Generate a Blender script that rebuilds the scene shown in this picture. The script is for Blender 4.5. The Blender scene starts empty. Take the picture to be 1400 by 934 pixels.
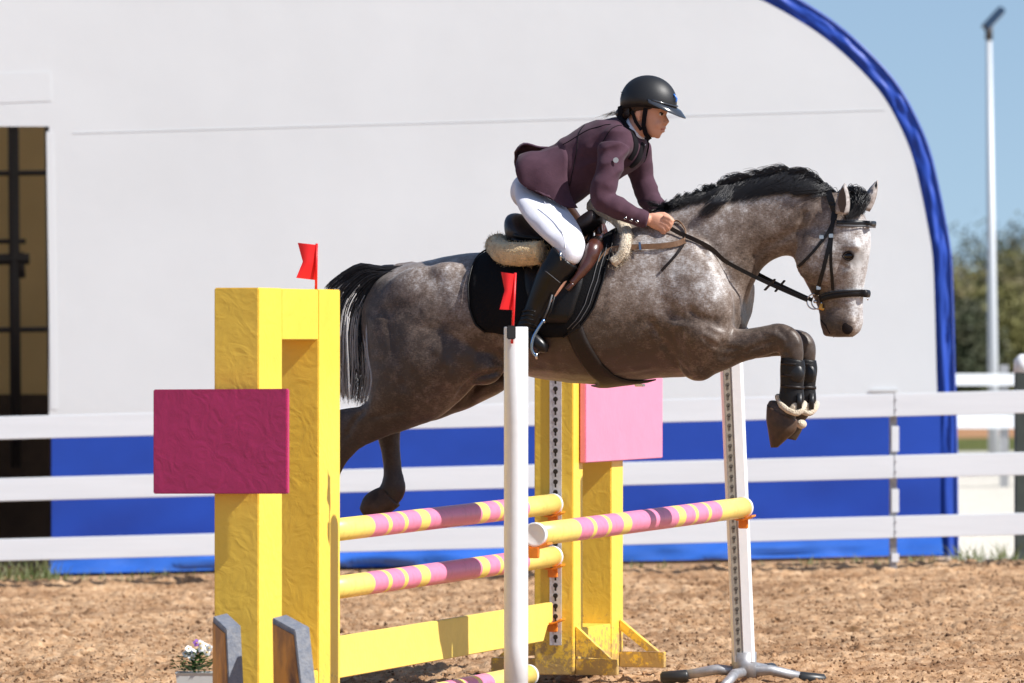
import bpy, bmesh, math, random
import numpy as np
from mathutils import Vector, Matrix, noise
from mathutils.bvhtree import BVHTree
random.seed(7); rng = np.random.default_rng(5)
S = bpy.context.scene
COL = S.collection
# ------------------------------------------------------------------ camera, sky, sun, exposure
CAMH, F, HY = 1.53, 8400.0, 470.0
cam = bpy.data.cameras.new("camera"); co = bpy.data.objects.new("camera", cam); COL.objects.link(co)
co.location = (0, 0, CAMH); co.rotation_euler = (math.pi/2, 0, 0)
cam.sensor_width = 36; cam.lens = 36*F/1400; cam.shift_y = (HY-467)/1400
cam.clip_start = .5; cam.clip_end = 3000
cam.dof.use_dof = True; cam.dof.focus_distance = 26.9; cam.dof.aperture_fstop = 5.0
S.camera = co
SUN = Vector((.64, -.295, .70)).normalized()
w = bpy.data.worlds.new("World"); S.world = w; w.use_nodes = True
nt = w.node_tree; bg = nt.nodes['Background']; sk = nt.nodes.new('ShaderNodeTexSky')
sk.sky_type = 'NISHITA'; sk.sun_disc = False
sk.sun_elevation = math.asin(SUN.z); sk.sun_rotation = math.atan2(SUN.x, SUN.y)
sk.air_density = 1.0; sk.dust_density = 0.4; sk.ozone_density = 1.0
_tc = nt.nodes.new('ShaderNodeTexCoord'); _va = nt.nodes.new('ShaderNodeVectorMath'); _va.operation = 'ADD'; _va.inputs[1].default_value = (0, 0, .13)
_vn = nt.nodes.new('ShaderNodeVectorMath'); _vn.operation = 'NORMALIZE'
nt.links.new(_tc.outputs['Generated'], _va.inputs[0]); nt.links.new(_va.outputs[0], _vn.inputs[0]); nt.links.new(_vn.outputs[0], sk.inputs[0])
nt.links.new(sk.outputs[0], bg.inputs[0]); bg.inputs[1].default_value = .10
sl = bpy.data.lights.new("sun", 'SUN'); sl.energy = 5.0; sl.angle = math.radians(.5); sl.color = (1, .97, .93)
so = bpy.data.objects.new("sun", sl); COL.objects.link(so); so.location = (20, -10, 30)
so.rotation_euler = (-SUN).to_track_quat('-Z', 'Y').to_euler()
S.view_settings.view_transform = 'Standard'; S.view_settings.look = 'None'
S.view_settings.exposure = 0.46; S.view_settings.gamma = 1
S.render.engine = 'CYCLES'

# ------------------------------------------------------------------ mapping helpers
U = Vector((.30, .954, 0)).normalized()      # along the poles, away from the photographer
V = Vector((.954, -.30, 0)).normalized()     # the way the horse jumps
N = -U                                       # towards the near side of the horse
HC = Vector((.42, 27.0, 0))
def P(px, py, w=0.0):
    k = (px-700)/F; b = HC + N*w
    t = (k*b.y-b.x)/(V.x-k*V.y); q = b+V*t
    return Vector((q.x, q.y, CAMH-(py-HY)*q.y/F))
def G(px, py, Y): return Vector(((px-700)*Y/F, Y, CAMH-(py-HY)*Y/F))
def gz(x, y=0): return .17*math.tanh(x/7.5)
def px_m(Y=27.0): return F/Y
def mirror(p):
    d = (p-HC).dot(N); return p-N*(2*d)

# ------------------------------------------------------------------ object helpers
def tag(o, label=None, cat=None, group=None, kind=None):
    if label: o['label'] = label
    if cat: o['category'] = cat
    if group: o['group'] = group
    if kind: o['kind'] = kind
    return o
def empty(name, loc, label=None, cat=None, group=None):
    o = bpy.data.objects.new(name, None); COL.objects.link(o); o.location = loc; o.empty_display_size = .1
    return tag(o, label, cat, group)
def wloc(o):
    v = Vector(o.location); p = o.parent
    while p: v = v+p.location; p = p.parent
    return v
def mesh(name, verts, faces, mat, parent=None, smooth=False, loc=None, bevel=0):
    if parent is not None: base = wloc(parent); oloc = Vector((0, 0, 0))
    else:
        base = Vector(loc) if loc is not None else Vector((0, 0, 0)); oloc = base
    me = bpy.data.meshes.new(name)
    me.from_pydata([tuple(Vector(v)-base) for v in verts], [], faces)
    if bevel:
        bm = bmesh.new(); bm.from_mesh(me)
        bmesh.ops.bevel(bm, geom=list(bm.edges), offset=bevel, segments=2, affect='EDGES', clamp_overlap=True)
        bm.to_mesh(me); bm.free()
    bm = bmesh.new(); bm.from_mesh(me); bmesh.ops.recalc_face_normals(bm, faces=bm.faces); bm.to_mesh(me); bm.free()
    o = bpy.data.objects.new(name, me); COL.objects.link(o)
    o.parent = parent; o.location = oloc
    if isinstance(mat, (list, tuple)):
        for m in mat: me.materials.append(m)
    else: me.materials.append(mat)
    if smooth:
        me.polygons.foreach_set('use_smooth', [True]*len(me.polygons))
    return o
class B:
    def __init__(s): s.v = []; s.f = []
    def add(s, v, f):
        n = len(s.v); s.v += [Vector(q) for q in v]; s.f += [tuple(i+n for i in q) for q in f]; return s
    def box(s, o, a, b, c):
        o, a, b, c = map(Vector, (o, a, b, c))
        v = [o, o+a, o+a+b, o+b, o+c, o+a+c, o+a+b+c, o+b+c]
        return s.add(v, [(0, 3, 2, 1), (4, 5, 6, 7), (0, 1, 5, 4), (1, 2, 6, 5), (2, 3, 7, 6), (3, 0, 4, 7)])
    def prism(s, pts, d):
        pts = [Vector(p) for p in pts]; d = Vector(d); n = len(pts)
        return s.add(pts+[p+d for p in pts], [tuple(range(n))[::-1], tuple(range(n, 2*n))]+[(i, (i+1) % n, n+(i+1) % n, n+i) for i in range(n)])
    def rings(s, R, cap=True, closed=True):
        n = len(R[0]); v = [p for r in R for p in r]; f = []
        m = n if closed else n-1
        for i in range(len(R)-1):
            for j in range(m): f.append((i*n+j, i*n+(j+1) % n, (i+1)*n+(j+1) % n, (i+1)*n+j))
        if cap and closed:
            f.append(tuple(range(n))[::-1]); k = (len(R)-1)*n; f.append(tuple(range(k, k+n)))
        return s.add(v, f)
    def tube(s, pts, r, n=8, flat=None, up=None, sub=0):
        pts = [Vector(p) for p in pts]
        if not isinstance(r, (list, tuple)): r = [r]*len(pts)
        if sub:
            pts2 = cat(pts, sub); r2 = cat(list(r), sub); pts, r = pts2, r2
        R = []; prev = None
        for i, p in enumerate(pts):
            d = (pts[min(i+1, len(pts)-1)]-pts[max(i-1, 0)]).normalized()
            if up is not None: a = (up-d*up.dot(d)).normalized()
            else:
                if prev is None: prev = Vector((0, 0, 1)) if abs(d.z) < .9 else Vector((1, 0, 0))
                a = (prev-d*prev.dot(d)).normalized(); prev = a
            b = d.cross(a); fl = flat if flat else 1
            R.append([p+a*math.cos(2*math.pi*k/n)*r[i]+b*math.sin(2*math.pi*k/n)*r[i]*fl for k in range(n)])
        return s.rings(R)
    def ell(s, c, rx, ry, rz, n=14, ax=None):
        c = Vector(c); X, Y, Z = ax if ax else (V, N, Vector((0, 0, 1)))
        R = []
        for i in range(1, n):
            a = math.pi*i/n
            R.append([c+Z*math.cos(a)*rz+X*math.sin(a)*math.cos(t)*rx+Y*math.sin(a)*math.sin(t)*ry for t in [2*math.pi*k/(n*2) for k in range(n*2)]])
        return s.rings(R)
    def loft(s, secs, sub=4, n=28, e=.9):
        """secs: ax,ay,bx,by,halfwidth,offset (pixels of the two edges in the horse's plane, metres across)"""
        Q = []
        for t in secs:
            ax, ay, bx, by, hw = t[:5]; w0 = t[5] if len(t) > 5 else 0
            Q.append((P(ax, ay, w0), P(bx, by, w0), hw))
        A = cat([q[0] for q in Q], sub); Bb = cat([q[1] for q in Q], sub); W = cat([q[2] for q in Q], sub)
        R = []
        for a, b, w_ in zip(A, Bb, W):
            m = (a+b)/2; h = (a-b)/2
            r = []
            for k in range(n):
                c, d = math.cos(2*math.pi*k/n), math.sin(2*math.pi*k/n)
                c = math.copysign(abs(c)**e, c); d = math.copysign(abs(d)**e, d)
                r.append(m+h*c+N*w_*d)
            R.append(r)
        return s.rings(R)
    def out(s, name, mat, parent=None, **k): return mesh(name, s.v, s.f, mat, parent, **k)
def cat(L, sub):
    out = []
    for i in range(len(L)-1):
        p0 = L[max(i-1, 0)]; p1 = L[i]; p2 = L[i+1]; p3 = L[min(i+2, len(L)-1)]
        for k in range(sub):
            t = k/sub
            out.append(.5*((2*p1)+(p2-p0)*t+(2*p0-5*p1+4*p2-p3)*t*t+(3*p1-p0-3*p2+p3)*t**3))
    out.append(L[-1]); return out
def fuse(b, voxel, smooth=4, fac=.5):
    """join overlapping closed shapes into one continuous skin"""
    me = bpy.data.meshes.new('t'); me.from_pydata([tuple(v) for v in b.v], [], b.f)
    bm = bmesh.new(); bm.from_mesh(me)
    # split normals shell by shell
    bmesh.ops.recalc_face_normals(bm, faces=bm.faces); bm.to_mesh(me); bm.free()
    o = bpy.data.objects.new('t', me); COL.objects.link(o)
    m = o.modifiers.new('r', 'REMESH'); m.mode = 'VOXEL'; m.voxel_size = voxel; m.adaptivity = 0
    if smooth:
        m = o.modifiers.new('s', 'SMOOTH'); m.iterations = smooth; m.factor = fac
    dg = bpy.context.evaluated_depsgraph_get(); dg.update()
    me2 = bpy.data.meshes.new_from_object(o.evaluated_get(dg))
    v = np.empty(len(me2.vertices)*3); me2.vertices.foreach_get('co', v)
    f = [tuple(p.vertices) for p in me2.polygons]
    bpy.data.objects.remove(o)
    r = B(); r.v = [Vector(q) for q in v.reshape(-1, 3)]; r.f = f
    return r

# ------------------------------------------------------------------ materials
def mat(name, c, rough=.6, var=0, vs=8, c2=None, bump=0, bs=30, spec=.5, metal=0, coat=0, trans=0, stretch=None, sheen=0, det=6, bd=.01):
    m = bpy.data.materials.new(name); m.use_nodes = True; n = m.node_tree.nodes; l = m.node_tree.links
    p = n['Principled BSDF']; p.inputs['Base Color'].default_value = (*c, 1); p.inputs['Roughness'].default_value = rough
    p.inputs['Specular IOR Level'].default_value = spec; p.inputs['Metallic'].default_value = metal
    p.inputs['Coat Weight'].default_value = coat; p.inputs['Sheen Weight'].default_value = sheen
    tc = n.new('ShaderNodeTexCoord'); mp = n.new('ShaderNodeMapping'); l.new(tc.outputs['Object'], mp.inputs[0])
    if stretch: mp.inputs['Scale'].default_value = stretch
    if var or c2:
        no = n.new('ShaderNodeTexNoise'); no.inputs['Scale'].default_value = vs; no.inputs['Detail'].default_value = det; no.inputs['Roughness'].default_value = .62
        l.new(mp.outputs[0], no.inputs[0]); r = n.new('ShaderNodeValToRGB'); l.new(no.outputs[0], r.inputs[0])
        a = c; b_ = c2 if c2 else tuple(x*(1-var) for x in c)
        r.color_ramp.elements[0].position = .35; r.color_ramp.elements[0].color = (*b_, 1)
        r.color_ramp.elements[1].position = .62; r.color_ramp.elements[1].color = (*a, 1)
        l.new(r.outputs[0], p.inputs['Base Color'])
    if bump:
        nb = n.new('ShaderNodeTexNoise'); nb.inputs['Scale'].default_value = bs; nb.inputs['Detail'].default_value = 8
        l.new(mp.outputs[0], nb.inputs[0]); bp = n.new('ShaderNodeBump'); bp.inputs['Strength'].default_value = bump; bp.inputs['Distance'].default_value = bd
        l.new(nb.outputs[0], bp.inputs['Height']); l.new(bp.outputs[0], p.inputs['Normal'])
    if trans:
        out = n['Material Output']; t = n.new('ShaderNodeBsdfTranslucent'); mx = n.new('ShaderNodeMixShader'); mx.inputs[0].default_value = trans
        t.inputs[0].default_value = (*c, 1); l.new(p.outputs[0], mx.inputs[1]); l.new(t.outputs[0], mx.inputs[2]); l.new(mx.outputs[0], out.inputs[0])
    return m
M = {}
def painted(name, c, bumpy=.5):
    m = mat(name, c, rough=.40, var=.06, vs=5, bump=bumpy*.5, bs=5, spec=.5, bd=.02)
    n = m.node_tree.nodes; l = m.node_tree.links
    bp = [x for x in n if x.type == 'BUMP'][0]; nb = n.new('ShaderNodeTexNoise'); nb.inputs['Scale'].default_value = 11; nb.inputs['Detail'].default_value = 6; nb.inputs['Roughness'].default_value = .45; nb.inputs['Distortion'].default_value = 2.2
    mp = [x for x in n if x.type == 'MAPPING'][0]; l.new(mp.outputs[0], nb.inputs[0])
    # splashed sand near the foot and a few rubbed spots
    sx = n.new('ShaderNodeSeparateXYZ'); l.new(mp.outputs[0], sx.inputs[0]); mr = n.new('ShaderNodeMapRange'); l.new(sx.outputs[2], mr.inputs[0]); mr.inputs[1].default_value = .42; mr.inputs[2].default_value = .0; mr.inputs[3].default_value = -.08; mr.inputs[4].default_value = .30
    nd = n.new('ShaderNodeTexNoise'); nd.inputs['Scale'].default_value = 32; nd.inputs['Detail'].default_value = 7; nd.inputs['Roughness'].default_value = .75; l.new(mp.outputs[0], nd.inputs[0])
    ad = n.new('ShaderNodeMath'); ad.operation = 'ADD'; l.new(nd.outputs[0], ad.inputs[0]); l.new(mr.outputs[0], ad.inputs[1])
    rp = n.new('ShaderNodeValToRGB'); l.new(ad.outputs[0], rp.inputs[0]); rp.color_ramp.elements[0].position = .66; rp.color_ramp.elements[1].position = .74; rp.color_ramp.elements[0].color = (0, 0, 0, 1); rp.color_ramp.elements[1].color = (.75, .75, .75, 1)
    pr = n['Principled BSDF']; src = pr.inputs['Base Color'].links[0].from_socket; mx = n.new('ShaderNodeMix'); mx.data_type = 'RGBA'; l.new(rp.outputs[0], mx.inputs[0]); l.new(src, mx.inputs[6]); mx.inputs[7].default_value = (.34, .22, .12, 1); l.new(mx.outputs[2], pr.inputs['Base Color'])
    b2 = n.new('ShaderNodeBump'); b2.inputs['Strength'].default_value = bumpy*.7; b2.inputs['Distance'].default_value = .008
    l.new(nb.outputs[0], b2.inputs['Height']); l.new(bp.outputs[0], b2.inputs['Normal']); l.new(b2.outputs[0], n['Principled BSDF'].inputs['Normal'])
    return m
M['yellow'] = painted('yellow_paint', (.90, .60, .075), .42)
M['yellow_smooth'] = mat('yellow_board_paint', (.88, .65, .13), .5, var=.08, vs=12, bump=.15, bs=40)
M['pink_shaded'] = painted('pink_paint_shaded', (.46, .026, .125), .45)  # pink panel paint, darkened in colour for its shaded side
M['pink'] = painted('pink_paint_lit', (.80, .25, .38), .25)  # same panel paint, lightened in colour for its sunlit side
M['white_plastic'] = mat('white_plastic', (.80, .80, .80), .35, var=.05, vs=20, bump=.03, bs=60)
M['rail'] = mat('white_rail', (.77, .80, .83), .45, var=.06, vs=3, bump=.05, bs=25, stretch=(.3, 1, 4))
M['alu'] = mat('brushed_aluminium', (.55, .55, .56), .35, metal=.85, var=.2, vs=30)
M['galv'] = mat('galvanised_steel', (.42, .42, .43), .5, metal=.6, var=.3, vs=25)
M['track'] = mat('grey_steel_track', (.74, .73, .75), .5, metal=.3, var=.2, vs=40)
M['hole'] = mat('keyhole_dark', (.03, .022, .015), .8)
M['orange'] = mat('orange_plastic', (.85, .25, .02), .4, var=.15, vs=30)
M['red'] = mat('red_plastic', (.85, .02, .025), .4, trans=.25)
M['black'] = mat('black_plastic', (.02, .02, .02), .4)
M['blue'] = mat('blue_tarpaulin', (.014, .065, .42), .5, var=.15, vs=1.2, bump=.15, bs=3, spec=.4)
M['tent'] = mat('white_tent_fabric', (.80, .825, .835), .6, var=.05, vs=.5, bump=.22, bs=1.1, trans=.12, spec=.3, bd=.03)
M['seam'] = mat('tent_seam', (.80, .825, .835), .6, trans=.12)
M['beige'] = mat('tent_inner_lining', (.85, .62, .30), .8, var=.15, vs=1, trans=.3)
M['steel_dark'] = mat('dark_steel', (.06, .05, .045), .5, metal=.3)
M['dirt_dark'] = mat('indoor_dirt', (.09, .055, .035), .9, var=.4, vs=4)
M['grass'] = mat('grass_blade', (.06, .095, .015), .6, c2=(.13, .12, .035), vs=3)
M['leaf'] = mat('pansy_leaf', (.05, .11, .02), .5, var=.4, vs=40)
M['petal'] = mat('white_petal', (.85, .85, .80), .6)
M['petal_y'] = mat('yellow_petal_centre', (.7, .45, .03), .6)
M['petal_v'] = mat('violet_petal', (.30, .12, .45), .6)
M['planter'] = mat('pale_planter', (.55, .55, .52), .7, var=.1)
M['board_face'] = mat('weathered_orange_brown', (.75, .34, .06), .6, c2=(.10, .055, .045), vs=9, bump=.3, bs=25, stretch=(1, 1, .35))
M['board_edge'] = mat('grey_blue_edge', (.16, .18, .22), .55, c2=(.24, .25, .27), vs=40, bump=.25, bs=80)
# sand
def groundmat():
    m = bpy.data.materials.new('ground'); m.use_nodes = True; n = m.node_tree.nodes; l = m.node_tree.links; p = n['Principled BSDF']; p.inputs['Roughness'].default_value = .95; p.inputs['Specular IOR Level'].default_value = .1
    g = n.new('ShaderNodeNewGeometry'); sx = n.new('ShaderNodeSeparateXYZ'); l.new(g.outputs['Position'], sx.inputs[0])
    def nz(s, d=8, st=None):
        t = n.new('ShaderNodeTexNoise'); t.inputs['Scale'].default_value = s; t.inputs['Detail'].default_value = d; t.inputs['Roughness'].default_value = .65
        l.new(g.outputs['Position'], t.inputs[0]); return t
    def ramp(f, stops):
        r = n.new('ShaderNodeValToRGB'); l.new(f, r.inputs[0]); e = r.color_ramp.elements
        while len(e) < len(stops): e.new(.5)
        for q, (po, c) in zip(e, stops): q.position = po; q.color = (*c, 1)
        return r.outputs[0]
    def mixf(f, a, b_):
        x = n.new('ShaderNodeMix'); x.data_type = 'RGBA'; l.new(f, x.inputs[0]); l.new(a, x.inputs[6]); l.new(b_, x.inputs[7]); return x.outputs[2]
    def step(y, wd, wob=1.0):
        t = nz(.5, 3); a = n.new('ShaderNodeMath'); a.operation = 'MULTIPLY_ADD'; l.new(t.outputs[0], a.inputs[0]); a.inputs[1].default_value = wob; l.new(sx.outputs[1], a.inputs[2])
        r = n.new('ShaderNodeMapRange'); l.new(a.outputs[0], r.inputs[0]); r.inputs[1].default_value = y+wob*.5; r.inputs[2].default_value = y+wob*.5+wd; return r.outputs[0]
    sand = ramp(nz(14).outputs[0], [(.26, (.17, .095, .042)), (.40, (.40, .235, .125)), (.55, (.57, .375, .225)), (.78, (.70, .52, .36))])
    patch = ramp(nz(1.1, 4).outputs[0], [(.36, (.50, .42, .36)), (.58, (1.02, 1.0, .96))])
    pm = n.new('ShaderNodeMix'); pm.data_type = 'RGBA'; pm.blend_type = 'MULTIPLY'; pm.inputs[0].default_value = .8; l.new(sand, pm.inputs[6]); l.new(patch, pm.inputs[7]); sand = pm.outputs[2]
    gravel = ramp(nz(25).outputs[0], [(.3, (.38, .35, .30)), (.5, (.58, .54, .47)), (.7, (.72, .68, .60))])
    grass = ramp(nz(4).outputs[0], [(.35, (.06, .075, .02)), (.6, (.14, .15, .045)), (.75, (.25, .22, .09))])
    dirt = ramp(nz(3).outputs[0], [(.35, (.35, .17, .08)), (.65, (.45, .26, .14))])
    rx = n.new('ShaderNodeMapRange'); l.new(sx.outputs[0], rx.inputs[0]); rx.inputs[1].default_value = 3.1; rx.inputs[2].default_value = 3.3
    mm = n.new('ShaderNodeMath'); mm.operation = 'MULTIPLY'; l.new(step(42.0, .15, .25), mm.inputs[0]); l.new(rx.outputs[0], mm.inputs[1])
    m2 = n.new('ShaderNodeMath'); m2.operation = 'MAXIMUM'; l.new(mm.outputs[0], m2.inputs[0]); l.new(step(46.5, .5, .2), m2.inputs[1])
    c = mixf(m2.outputs[0], sand, gravel); c = mixf(step(86, 2), c, grass); c = mixf(step(98, 2), c, dirt); c = mixf(step(122, 3), c, grass)
    l.new(c, p.inputs['Base Color'])
    bp = n.new('ShaderNodeBump'); bp.inputs['Strength'].default_value = .9; bp.inputs['Distance'].default_value = .02; l.new(nz(45, 10).outputs[0], bp.inputs['Height']); l.new(bp.outputs[0], p.inputs['Normal'])
    return m
M['ground'] = groundmat()
M['clod'] = mat('damp_shadow_clod', (.17, .095, .05), .95, c2=(.07, .04, .025), vs=6, spec=.1)  # damp crumbs; the dark tone also paints shadow flecks into the sand

# ------------------------------------------------------------------ ground
def build_ground():
    xs = sorted(set([-1500, -600, -250, -100, -50, -30]+[x for x in range(-20, 21, 2)]+[30, 50, 100, 250, 600, 1500]))
    ys = [-60, -20, 0, 10, 18, 22, 26, 30, 34, 38, 42, 46, 55, 70, 90, 110, 140, 200, 300, 500, 900, 2000]
    v = [(x, y, gz(x)-.115) for y in ys for x in xs]; n = len(xs)
    f = [(j*n+i, j*n+i+1, (j+1)*n+i+1, (j+1)*n+i) for j in range(len(ys)-1) for i in range(n-1)]
    tag(mesh('ground', v, f, M['ground'], smooth=True), 'wide flat ground running from the arena to the horizon', kind='structure')
    # churned arena surface
    nx, ny = 600, 640
    Y = np.linspace(20.5, 42.4, ny); wx = np.linspace(-1, 1, nx)
    YY, WX = np.meshgrid(Y, wx, indexing='ij'); XX = WX*(1.6+YY*.1)+.0
    def vnoise(x, y, s, seed):
        r = np.random.default_rng(seed); T = r.random((256, 256)); x = x*s+37; y = y*s+91
        xi = np.floor(x).astype(int); yi = np.floor(y).astype(int); fx = x-xi; fy = y-yi
        fx = fx*fx*(3-2*fx); fy = fy*fy*(3-2*fy)
        g = lambda a, b: T[a % 256, b % 256]
        return (g(xi, yi)*(1-fx)+g(xi+1, yi)*fx)*(1-fy)+(g(xi, yi+1)*(1-fx)+g(xi+1, yi+1)*fx)*fy
    h = .022*vnoise(XX, YY, 1.3, 1)+.016*vnoise(XX, YY, 4.2, 2)+.020*vnoise(XX, YY, 9, 3)**2
    c = vnoise(XX, YY, 17, 4); h += .022*np.clip(c-.45, 0, 1)*1.5+.020*vnoise(XX, YY*.8, 34, 5)**2+.012*vnoise(XX, YY*.4, 60, 6); h += .075*np.exp(-((YY-41.7)/.35)**2)*(.6+.5*vnoise(XX, YY, 3, 9))
    # hoof prints
    for _ in range(420):
        cx, cy = rng.uniform(-4.5, 4.8), rng.uniform(23, 41); r = rng.uniform(.06, .10)
        j0 = np.searchsorted(Y, cy-.5); j1 = np.searchsorted(Y, cy+.5)
        d = np.hypot(XX[j0:j1]-cx, YY[j0:j1]-cy)/r
        h[j0:j1] += -.030*np.exp(-d**4)+.012*np.exp(-((d-1.35)*3)**2)
    Z = .17*np.tanh(XX/7.5)+h-.115
    edge = np.clip((42.35-YY)/.25, 0, 1); Z = Z*edge+(.17*np.tanh(XX/7.5)-.12)*(1-edge)
    v = np.stack([XX, YY, Z], -1).reshape(-1, 3).astype(np.float32)
    i = np.arange(nx-1)[None, :]+np.arange(ny-1)[:, None]*nx
    q = np.stack([i, i+1, i+nx+1, i+nx], -1).reshape(-1, 4)
    me = bpy.data.meshes.new('arena_sand'); me.vertices.add(len(v)); me.vertices.foreach_set('co', v.ravel())
    me.loops.add(q.size); me.loops.foreach_set('vertex_index', q.ravel().astype(np.int32))
    me.polygons.add(len(q)); me.polygons.foreach_set('loop_start', np.arange(0, q.size, 4, dtype=np.int32)); me.polygons.foreach_set('loop_total', np.full(len(q), 4, dtype=np.int32))
    me.update(); me.validate(); me.polygons.foreach_set('use_smooth', [True]*len(q)); me.materials.append(M['ground'])
    o = bpy.data.objects.new('arena_sand', me); COL.objects.link(o); tag(o, 'churned sandy brown riding arena surface', kind='structure')
    def hz(x, y):
        j = min(max(int((y-20.5)/(42.4-20.5)*(ny-1)), 0), ny-1); k = int((x/(1.6+y*.1)+1)/2*(nx-1)); k = min(max(k, 0), nx-1); return Z[j, k]
    b = B()
    for _ in range(42000):
        y = rng.uniform(23.5, 42.2); x = rng.uniform(-1, 1)*(.2+y*.09); r = (.004+.0085*rng.random()**2.2)*(1.7 if rng.random() < .04 else 1); z = hz(x, y)+r*.25
        R = Matrix.Rotation(rng.uniform(0, 6), 3, Vector(rng.normal(size=3)).normalized())
        pts = [R @ Vector(p)*r*rng.uniform(.7, 1.3)+Vector((x, y, z)) for p in [(1, 0, 0), (-1, 0, 0), (0, 1, 0), (0, -1, 0), (0, 0, 1), (0, 0, -1)]]
        b.add(pts, [(0, 2, 4), (2, 1, 4), (1, 3, 4), (3, 0, 4), (2, 0, 5), (1, 2, 5), (3, 1, 5), (0, 3, 5)])
    me = bpy.data.meshes.new('sand_clods'); me.from_pydata([tuple(p) for p in b.v], [], b.f); me.materials.append(M['ground']); me.materials.append(M['clod']); me.polygons.foreach_set('material_index', np.repeat((rng.random(len(b.f)//8) < .30).astype(np.int32), 8))
    o = bpy.data.objects.new('sand_clods', me); COL.objects.link(o); tag(o, 'loose crumbs of sand and dirt scattered over the arena', 'dirt', kind='stuff')
    return hz
HZ = build_ground()

# ------------------------------------------------------------------ tent hall
def build_tent():
    YT = 45.5; s = F/YT
    out = [(1311, 790), (1310, 760), (1308, 600), (1305, 500), (1303, 425), (1300, 350), (1292, 300), (1282, 250), (1269, 200), (1247, 150), (1221, 108), (1182, 66), (1141, 31), (1095, 1), (1042, -27), (975, -54), (890, -80), (780, -103), (640, -120), (480, -130), (300, -134)]
    right = [Vector((G(px, py, YT).x, YT, G(px, py, YT).z)) for px, py in out]
    right = cat(right, 3); cx = right[-1].x
    inset = []
    for i, p in enumerate(right):
        d = (right[min(i+1, len(right)-1)]-right[max(i-1, 0)]).normalized(); nn = Vector((-d.z, 0, d.x)); nn = nn if nn.x < 0 or (abs(nn.x) < .05 and nn.z < 0) else -nn
        inset.append(p+nn*.135)
    left = [Vector((2*cx-p.x, YT, p.z)) for p in right[:-1]][::-1]
    arch = right+left; inner = inset+[Vector((2*cx-p.x, YT, p.z)) for p in inset[:-1]][::-1]
    t = empty('riding_hall_tent', (cx, YT, 0), 'large white fabric riding hall with blue arched trim and blue skirt behind the fence', 'tent')
    doorL, doorR = G(-230, 0, YT).x, G(67, 0, YT).x; dtop = G(0, 173, YT).z
    def top(x):
        x = min(x, xr); x = max(x, xl)
        for a, b_ in zip(inner[2:-3], inner[3:-2]):
            if (a.x-x)*(b_.x-x) <= 0 and abs(a.x-b_.x) > 1e-6: return a.z+(b_.z-a.z)*(x-a.x)/(b_.x-a.x)
        return 0
    xr = max(p.x for p in inset)-.003; xl = 2*cx-xr
    skz = lambda x: gz(x)+(CAMH-(577-HY)/s)-gz(0)
    def wall(x0, x1, zf, name, m, dy=0, zt=None, nx_=30, nz_=18, wav=.0):
        b = B(); R = []
        X_ = sorted(set([x0+(x1-x0)*i/nx_ for i in range(nx_+1)]+([p.x for p in inner if x0 < p.x < x1] if zt is None else [])))
        for x in X_:
            z0 = zf(x); z1 = (zt(x) if zt else top(x))
            R.append([Vector((x, YT+dy-wav*(math.sin(x*3.1+k*.5)*.5+math.sin(x*7.7-k*.9)*.5)*(1-k/nz_), z0+(z1-z0)*k/nz_)) for k in range(nz_+1)])
        b.rings(R, cap=False, closed=False); return b.out(name, m, t, smooth=True)
    wall(doorR, xr, skz, 'end_wall', M['tent'], nx_=60)
    wall(doorL, doorR, lambda x: dtop, 'door_header', M['tent'], nx_=8)
    wall(xl, doorL, skz, 'end_wall', M['tent'], nx_=60)
    for a, c in ((doorR+.02, xr), (xl, doorL)):
        wall(a, c, lambda x: gz(x)-.1, 'blue_skirt', M['blue'], dy=-.03, zt=skz, nx_=60, wav=.02)
        # loose flap at the foot of the skirt
        b = B(); R = []
        n_ = 160
        for i in range(n_+1):
            x = a+(c-a)*i/n_; zt_ = gz(x)+.13+.01*math.sin(x*2.1)
            R.append([Vector((x, YT-.05-.035*k-.05*(k/5)*(2.2*noise.noise(Vector((x*.9+k*.25, k*.5, 3)))+1.3*noise.noise(Vector((x*2.7+k*.6, k*.8, 8)))), zt_-(zt_-gz(x)+.09)*k/7)) for k in range(8)])
        b.rings(R, cap=False, closed=False); b.out('skirt_flap', M['blue_flap'], t, smooth=True)
    # roof shell going back
    b = B(); R = []
    for k in range(9): R.append([p+Vector((0, k*3.2+.02, 0)) for p in arch])
    b.rings(R, cap=False, closed=False); b.out('roof', M['tent'], t, smooth=True)
    # blue trim: bulging wrinkled tube along the arch
    R = []; nr = 10; path = cat(arch, 3)
    for i, p in enumerate(path):
        d = (path[min(i+1, len(path)-1)]-path[max(i-1, 0)]).normalized(); nrm = Vector((-d.z, 0, d.x))
        if nrm.dot(p-Vector((cx, YT, 0))) > 0: nrm = -nrm
        r = []
        for k in range(nr+1):
            q = k/nr; wdt = .165
            wr = .045*noise.noise(Vector((i*.16+q*2.6, q*3.2-i*.05, 0)))+.03*noise.noise(Vector((i*.30+q*5, q*3, 5)))
            r.append(p+nrm*(wdt*q-.01)+Vector((0, .055-.030*math.sin(q*math.pi)-wr*.7*math.sin(q*math.pi), 0)))
        R.append(r)
    b = B(); b.rings(R, cap=False, closed=False); b.out('arch_trim', M['blue'], t, smooth=True)
    # seams
    def strip(p0, p1, wd, nm='seam'):
        p0, p1 = Vector(p0), Vector(p1); d = (p1-p0).normalized(); a = Vector((-d.z, 0, d.x))*wd
        B().box(p0-a/2+Vector((0, -.003, 0)), p1-p0, a, (0, .002, 0)).out(nm, M['seam'], t)
    strip(G(100, 182, YT), G(1210, 150, YT), .007)
    strip(G(68, 180, YT), G(74, 560, YT), .05, 'door_jamb')
    strip(G(-100, 124, YT), G(70, 118, YT), .22, 'door_header_band')
    B().box(G(1190, 536, YT)+Vector((0, -.02, 0)), (.2, 0, 0), (0, .015, 0), (0, 0, .018)).out('patch', M['seam_g'], t)
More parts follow.
